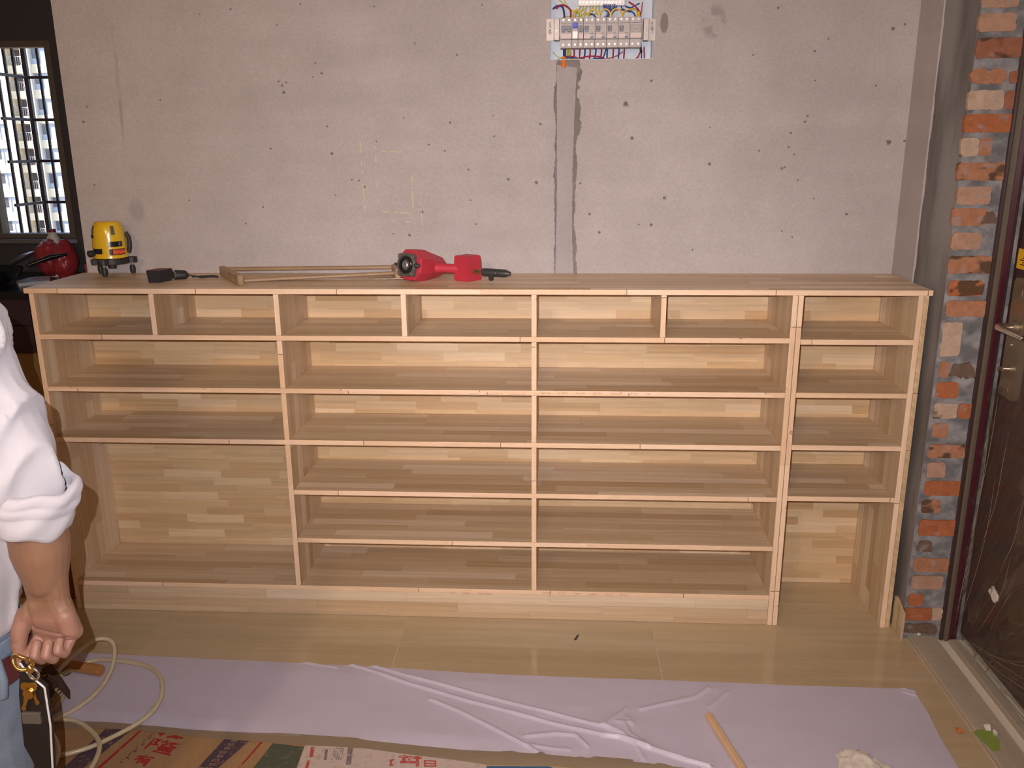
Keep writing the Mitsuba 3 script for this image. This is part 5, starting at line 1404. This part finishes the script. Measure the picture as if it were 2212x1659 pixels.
# body: head, neck, both arms, right hand with five fingers, one surface
W = (-0.820, PY + 0.006, 0.802)
arm = [limb([(-0.900, PY, 1.235, 0.058), (-0.835, PY + 0.01, 0.985, 0.046), (-0.824, PY + 0.012, 0.930, 0.0455), (-0.823, PY + 0.010, 0.885, 0.0445), (-0.821, PY + 0.008, 0.835, 0.0330)]),
       hull([(-0.832, PY + 0.007, 0.840, 0.024), (-0.810, PY + 0.007, 0.840, 0.024), (-0.832, PY + 0.006, 0.800, 0.0205), (-0.808, PY + 0.006, 0.800, 0.0205)])]
palm = [hull([(-0.833, PY + 0.006, 0.803, 0.0205), (-0.808, PY + 0.006, 0.803, 0.0205), (-0.796, PY + 0.002, 0.772, 0.0185), (-0.838, PY + 0.002, 0.772, 0.0175)]),
        hull([(-0.796, PY + 0.001, 0.772, 0.0190), (-0.838, PY + 0.002, 0.772, 0.0170), (-0.848, PY + 0.012, 0.733, 0.0120), (-0.787, PY + 0.006, 0.742, 0.0145)]),
        hull([(-0.792, PY - 0.003, 0.775, 0.0175), (-0.788, PY - 0.001, 0.748, 0.0150)]),
        hull([(-0.836, PY + 0.000, 0.795, 0.0175), (-0.856, PY - 0.004, 0.772, 0.0165)])]
fingers = [
    [(-0.846, PY + 0.012, 0.733, 0.0108), (-0.850, PY - 0.020, 0.714, 0.0092), (-0.8575, PY - 0.034, 0.706, 0.0083), (-0.862, PY - 0.031, 0.7025, 0.0070)],
    [(-0.827, PY + 0.013, 0.730, 0.0108), (-0.829, PY - 0.022, 0.708, 0.0094), (-0.831, PY - 0.036, 0.722, 0.0086), (-0.831, PY - 0.026, 0.737, 0.0080)],
    [(-0.809, PY + 0.012, 0.731, 0.0105), (-0.8105, PY - 0.022, 0.709, 0.0092), (-0.8125, PY - 0.035, 0.723, 0.0084), (-0.8125, PY - 0.025, 0.738, 0.0078)],
    [(-0.792, PY + 0.009, 0.736, 0.0098), (-0.7935, PY - 0.018, 0.717, 0.0085), (-0.7955, PY - 0.030, 0.728, 0.0076), (-0.7960, PY - 0.022, 0.740, 0.0070)]]
thumb = [(-0.856, PY - 0.003, 0.776, 0.0160), (-0.8645, PY - 0.014, 0.750, 0.0138), (-0.8655, PY - 0.020, 0.728, 0.0112), (-0.8640, PY - 0.024, 0.711, 0.0088)]
hand = union(palm + [limb(f, 14) for f in fingers] + [limb(thumb, 14)])
larm = limb([(-1.245, PY, 1.235, 0.058), (-1.30, PY + 0.05, 0.98, 0.045), (-1.30, PY + 0.10, 0.76, 0.030), (-1.295, PY + 0.12, 0.70, 0.034), (-1.29, PY + 0.13, 0.64, 0.025)])
head = union([hull([(-1.07, PY + 0.01, 1.475, 0.085), (-1.07, PY + 0.035, 1.46, 0.080), (-1.07, PY + 0.06, 1.385, 0.042)]), limb([(-1.07, PY, 1.24, 0.062), (-1.07, PY + 0.01, 1.40, 0.056)]),
              hull([(-1.07, PY + 0.115, 1.435, 0.012), (-1.07, PY + 0.108, 1.465, 0.008)]), hull([(-0.985, PY + 0.02, 1.455, 0.012), (-0.982, PY + 0.015, 1.435, 0.009)]), hull([(-1.155, PY + 0.02, 1.455, 0.012), (-1.158, PY + 0.015, 1.435, 0.009)])])
trunk = hull([(-0.95, PY, 1.20, 0.07), (-1.19, PY, 1.20, 0.07), (-0.99, PY, 0.95, 0.08), (-1.15, PY, 0.95, 0.08)])
upper = union(arm + [larm, head, trunk])
body = smooth_mesh(union([upper, hand]), 0.0042, 7)
# creases of the palm: press thin grooves into the smoothed surface
bv = body.vertices.copy()


def groove(pts, depth, width):
    pts = np.array(pts, float)
    d = np.full(len(bv), 9.0)
    for a, b2 in zip(pts[:-1], pts[1:]):
        e = b2 - a
        q = bv[:, [0, 2]] - a
        t = np.clip((q @ e) / (e @ e), 0, 1)
        d = np.minimum(d, np.linalg.norm(q - t[:, None] * e, axis=1))
    m = np.exp(-(d / width) ** 2) * (bv[:, 1] < PY - 0.005)
    bv[:, 1] += depth * m


groove([(-0.844, 0.755), (-0.825, 0.750), (-0.800, 0.744), (-0.784, 0.742)], 0.0032, 0.0022)
groove([(-0.846, 0.800), (-0.842, 0.780), (-0.846, 0.758)], 0.0030, 0.0026)
groove([(-0.838, 0.807), (-0.815, 0.804), (-0.798, 0.808)], 0.0010, 0.0020)
groove([(-0.874, 0.739), (-0.857, 0.738)], 0.0016, 0.0018)
body = trimesh.Trimesh(bv, body.faces, process=False)
part(pe, 'body', body, 'mat_skin', smooth=True, label='tanned bare forearm and half-closed hand, palm turned back')
hair = smooth_mesh(union([hull([(-1.07, PY - 0.005, 1.49, 0.092), (-1.07, PY + 0.02, 1.495, 0.088), (-1.07, PY - 0.02, 1.43, 0.07)])]), 0.012, 4)
part(pe, 'hair', hair, 'mat_hair', smooth=True)
for sx in (-1, 1):
    part(pe, 'eye', trimesh.creation.icosphere(2, 0.010).apply_translation([-1.07 + sx * 0.03, PY + 0.108, 1.462]), 'mat_terminal', smooth=True)
part(pe, 'mouth', tube([(-1.092, PY + 0.096, 1.398), (-1.07, PY + 0.103, 1.397), (-1.048, PY + 0.096, 1.398)], 0.004, 6), 'mat_pink', smooth=True)

# shirt: torso and two rolled sleeves, with folds
tors = union([hull([(-0.925, PY - 0.005, 1.225, 0.082), (-1.215, PY - 0.005, 1.225, 0.082), (-0.955, PY, 1.00, 0.105), (-1.185, PY, 1.00, 0.105)]),
              hull([(-0.955, PY, 1.00, 0.105), (-1.185, PY, 1.00, 0.105), (-0.968, PY - 0.002, 0.865, 0.112), (-1.172, PY - 0.002, 0.865, 0.112)]),
              hull([(-0.968, PY - 0.002, 0.865, 0.112), (-1.172, PY - 0.002, 0.865, 0.112), (-0.978, PY - 0.004, 0.81, 0.112), (-1.162, PY - 0.004, 0.81, 0.112)]),
              hull([(-0.978, PY - 0.004, 0.81, 0.112), (-1.162, PY - 0.004, 0.81, 0.112), (-1.005, PY - 0.004, 0.790, 0.085), (-1.135, PY - 0.004, 0.790, 0.085)])])
slv = limb([(-0.912, PY, 1.225, 0.090), (-0.885, PY, 1.13, 0.086), (-0.852, PY + 0.004, 1.03, 0.074), (-0.842, PY + 0.006, 1.00, 0.066)], 24)
slv2 = limb([(-1.23, PY, 1.225, 0.088), (-1.29, PY + 0.03, 1.06, 0.075), (-1.30, PY + 0.05, 0.96, 0.06)], 24)
shirt = smooth_mesh(union([tors, slv, slv2]), 0.0075, 8)
shirt.fix_normals()
sv, sn = shirt.vertices.copy(), shirt.vertex_normals
u = (sv[:, 0] + 0.9) + (sv[:, 2] - 1.25) * -0.33
fold = np.abs(meshkit.noise(np.stack([u * 26, sv[:, 1] * 14, sv[:, 2] * 3.2], -1), 3) - 0.5) * 2
soft = meshkit.fbm(np.stack([u * 11, sv[:, 1] * 9, sv[:, 2] * 5], -1), 3, 8)
sv = sv + sn * (0.020 * (soft - 0.5) + 0.015 * (1 - fold) ** 3 - 0.007)[:, None]
part(pe, 'shirt', trimesh.Trimesh(sv, shirt.faces, process=False), 'mat_shirt', smooth=True, label='white long-sleeved shirt')
# rolled cuff: nested tilted bands
cc, axis = np.array([-0.826, PY + 0.006, 0.966]), np.array([0.30, 0.05, 0.95])
axis = axis / np.linalg.norm(axis)
Rc = frame_from(axis, (0, 1, 0))
nA = 72
ringsA = []
for t, r in [(-0.036, 0.0475), (-0.040, 0.0530), (-0.038, 0.0590), (-0.030, 0.0635), (-0.016, 0.0655), (-0.006, 0.0650), (0.001, 0.0635), (0.004, 0.0648), (0.011, 0.0672), (0.017, 0.0665), (0.021, 0.0650), (0.024, 0.0662), (0.031, 0.0670), (0.037, 0.0650), (0.041, 0.0620), (0.042, 0.0570), (0.036, 0.0520)]:
    A = np.arange(nA) * 2 * np.pi / nA
    wob = 1 + 0.035 * np.sin(3 * A + 40 * t) + 0.022 * np.sin(7 * A - 90 * t + 1)
    up = 0.010 * np.sin(A + 0.6) * (t + 0.02) / 0.06 + 0.003 * np.sin(5 * A)
    ringsA.append(cc + (r * wob * np.cos(A))[:, None] * Rc[:, 0] + (r * wob * np.sin(A))[:, None] * Rc[:, 1] + (t + up)[:, None] * axis)
cv = np.concatenate(ringsA)
cf = []
for i in range(len(ringsA) - 1):
    for j in range(nA):
        k = (j + 1) % nA
        cf.append([i * nA + j, i * nA + k, (i + 1) * nA + k, (i + 1) * nA + j])
part(pe, 'cuff', (cv, np.array(cf)), 'mat_shirt', smooth=True, label='thick rolled-up cuff')

# jeans, belt, shoes
legs = union([hull([(-0.985, PY, 0.735, 0.098), (-1.155, PY, 0.735, 0.098), (-1.002, PY, 0.64, 0.112), (-1.138, PY, 0.64, 0.112)]),
              limb([(-1.000, PY, 0.66, 0.108), (-1.005, PY + 0.015, 0.38, 0.078), (-1.01, PY - 0.005, 0.07, 0.060)], 24), limb([(-1.140, PY, 0.66, 0.108), (-1.16, PY + 0.015, 0.38, 0.078), (-1.165, PY - 0.005, 0.07, 0.060)], 24)])
jeans = smooth_mesh(legs, 0.010, 8)
jv, jn = jeans.vertices.copy(), jeans.vertex_normals
jv = jv + jn * (0.007 * (meshkit.fbm(np.stack([jv[:, 0] * 12, jv[:, 1] * 12, jv[:, 2] * 20], -1), 3, 4) - 0.5))[:, None]
part(pe, 'jeans', trimesh.Trimesh(jv, jeans.faces, process=False), 'mat_denim', smooth=True, label='blue denim jeans')


def hip_band(z_right, z_left, h, grow, y0=PY):
    A = np.linspace(0, 2 * np.pi, 80, endpoint=False)
    x = np.cos(A)
    cx, rx, ry = -1.07, 0.183 + grow, 0.100 + grow
    X = cx + np.sign(x) * (np.abs(x) ** 0.75) * rx
    Y = y0 + np.sign(np.sin(A)) * np.abs(np.sin(A)) ** 0.75 * ry
    Z = z_right + (z_left - z_right) * (1 - (X - cx) / rx) / 2
    out = []
    for dr_, dz in ((-0.004, -h / 2), (0.0, -h / 2), (0.002, -h / 2 + 0.002), (0.002, h / 2 - 0.002), (0.0, h / 2), (-0.004, h / 2)):
        out.append(np.stack([X + (X - cx) / rx * dr_, Y + (Y - y0) / ry * dr_, Z + dz], 1))
    v = np.concatenate(out)
    f = []
    for i in range(5):
        for j in range(80):
            k = (j + 1) % 80
            f.append([i * 80 + j, i * 80 + k, (i + 1) * 80 + k, (i + 1) * 80 + j])
    return v, np.array(f)


part(pe, 'belt', hip_band(0.690, 0.72, 0.045, 0.010), 'mat_belt', smooth=35, label='dark red belt')
part(pe, 'waistband', hip_band(0.728, 0.755, 0.028, 0.005), 'mat_denim', smooth=35)
part(pe, 'belt_loop', tube([(-0.886, PY - 0.055, 0.745), (-0.878, PY - 0.058, 0.72), (-0.874, PY - 0.058, 0.69), (-0.880, PY - 0.056, 0.66)], 0.0075, 8), 'mat_denim', smooth=True, label='pale denim belt loop')
for dz in (0.0, 0.010):
    part(pe, 'seam', tube([(-0.898, PY - 0.058 - dz * 0.5, 0.665 - dz), (-0.915, PY - 0.078, 0.62 - dz), (-0.945, PY - 0.103, 0.575 - dz), (-0.985, PY - 0.113, 0.545 - dz)], 0.0014, 6), 'mat_stitch', smooth=True)
for x in (-1.01, -1.165):
    part(pe, 'shoe', smooth_mesh(union([hull([(x, PY - 0.03, 0.046, 0.045), (x, PY + 0.02, 0.05, 0.05)]), hull([(x, PY + 0.02, 0.05, 0.05), (x + 0.005, PY + 0.15, 0.032, 0.032), (x - 0.012, PY + 0.15, 0.032, 0.032)])]), 0.012, 4), 'mat_shoe', smooth=True)

# keys and pouch hanging at the hip
M('gold', pr((0.78, 0.56, 0.22), 0.2, 0.5, metal=1.0))
M('pouch', pr((0.016, 0.012, 0.011), 0.6, 0.25))
M('trim_pale', pr((0.50, 0.50, 0.50), 0.35, 0.5))
KYP = PY - 0.068
kr = thing('key_ring', 'bunch of brass keys on a gold snap hook hanging from the belt', 'keys')


def kp(x, z):     # from the measuring plane y = PY to the plane the keys hang in
    k = (KYP + 2.5313) / (PY + 2.5313)
    return (x * k, KYP, 1.4973 + (z - 1.4973) * k)


th = np.linspace(0, 2 * np.pi, 22)
part(kr, 'snap_hook', tube([tuple(np.array(kp(-0.881 + 0.0130 * math.cos(t) * 1.0 + 0.010 * math.sin(t), 0.687 + 0.0045 * math.cos(t) - 0.013 * math.sin(t))) + np.array([0, 0.004 * math.sin(2 * t), 0])) for t in th], 0.0032, 8), 'mat_gold', smooth=True)
part(kr, 'ring', tube([kp(-0.863 + 0.008 * math.cos(t), 0.664 + 0.010 * math.sin(t)) for t in th], 0.0022, 8), 'mat_chrome', smooth=True)
part(kr, 'swivel', lathe([(0, 0), (0.004, 0), (0.006, 0.5), (0.004, 1), (0, 1)], kp(-0.870, 0.680), kp(-0.864, 0.668), 14), 'mat_gold', smooth=40)
for i, (x, z, a) in enumerate(((-0.880, 0.640, 12), (-0.868, 0.642, -8), (-0.874, 0.630, 25))):
    p = np.array(kp(x, z))
    k = cat(lathe([(0, 0), (0.0085, 0), (0.0085, 1), (0, 1)], (0, -0.0012, 0), (0, 0.0012, 0), 18), bx(-0.0026, 0.0026, -0.001, 0.001, -0.032, -0.006, 0.0004), bx(0.0018, 0.0045, -0.001, 0.001, -0.030, -0.024))
    part(kr, 'key', mv(rot(k, a, (0, 1, 0)), *(p + np.array([0, -0.003 * i, 0]))), 'mat_gold', smooth=35)
po = thing('tool_pouch', 'dark flat tool pouch with a pale trimmed edge hanging at the right hip', 'pouch')
pp = [kp(*q)[::2] for q in ((-0.886, 0.682), (-0.878, 0.668), (-0.851, 0.637), (-0.852, 0.563), (-0.862, 0.47), (-0.885, 0.46), (-0.905, 0.52), (-0.898, 0.62))]
part(po, 'pouch', slab(Polygon(pp).buffer(0.001), 0.006, 'xz', KYP + 0.005), 'mat_pouch')
part(po, 'edge_trim', tube(spline([(x, KYP + 0.003, z) for x, z in [pp[0], pp[1], pp[2]]], 12), 0.0018, 6), 'mat_trim_pale', smooth=True)
part(po, 'edge_trim', tube([(x, KYP + 0.003, z) for x, z in [pp[2], pp[3], pp[4]]], 0.0018, 6), 'mat_trim_pale', smooth=True)
part(po, 'clip', bx(pp[7][0], pp[7][0] + 0.03, KYP + 0.000, KYP + 0.006, pp[7][1] - 0.05, pp[7][1] - 0.03, 0.001), 'mat_gun_grey')
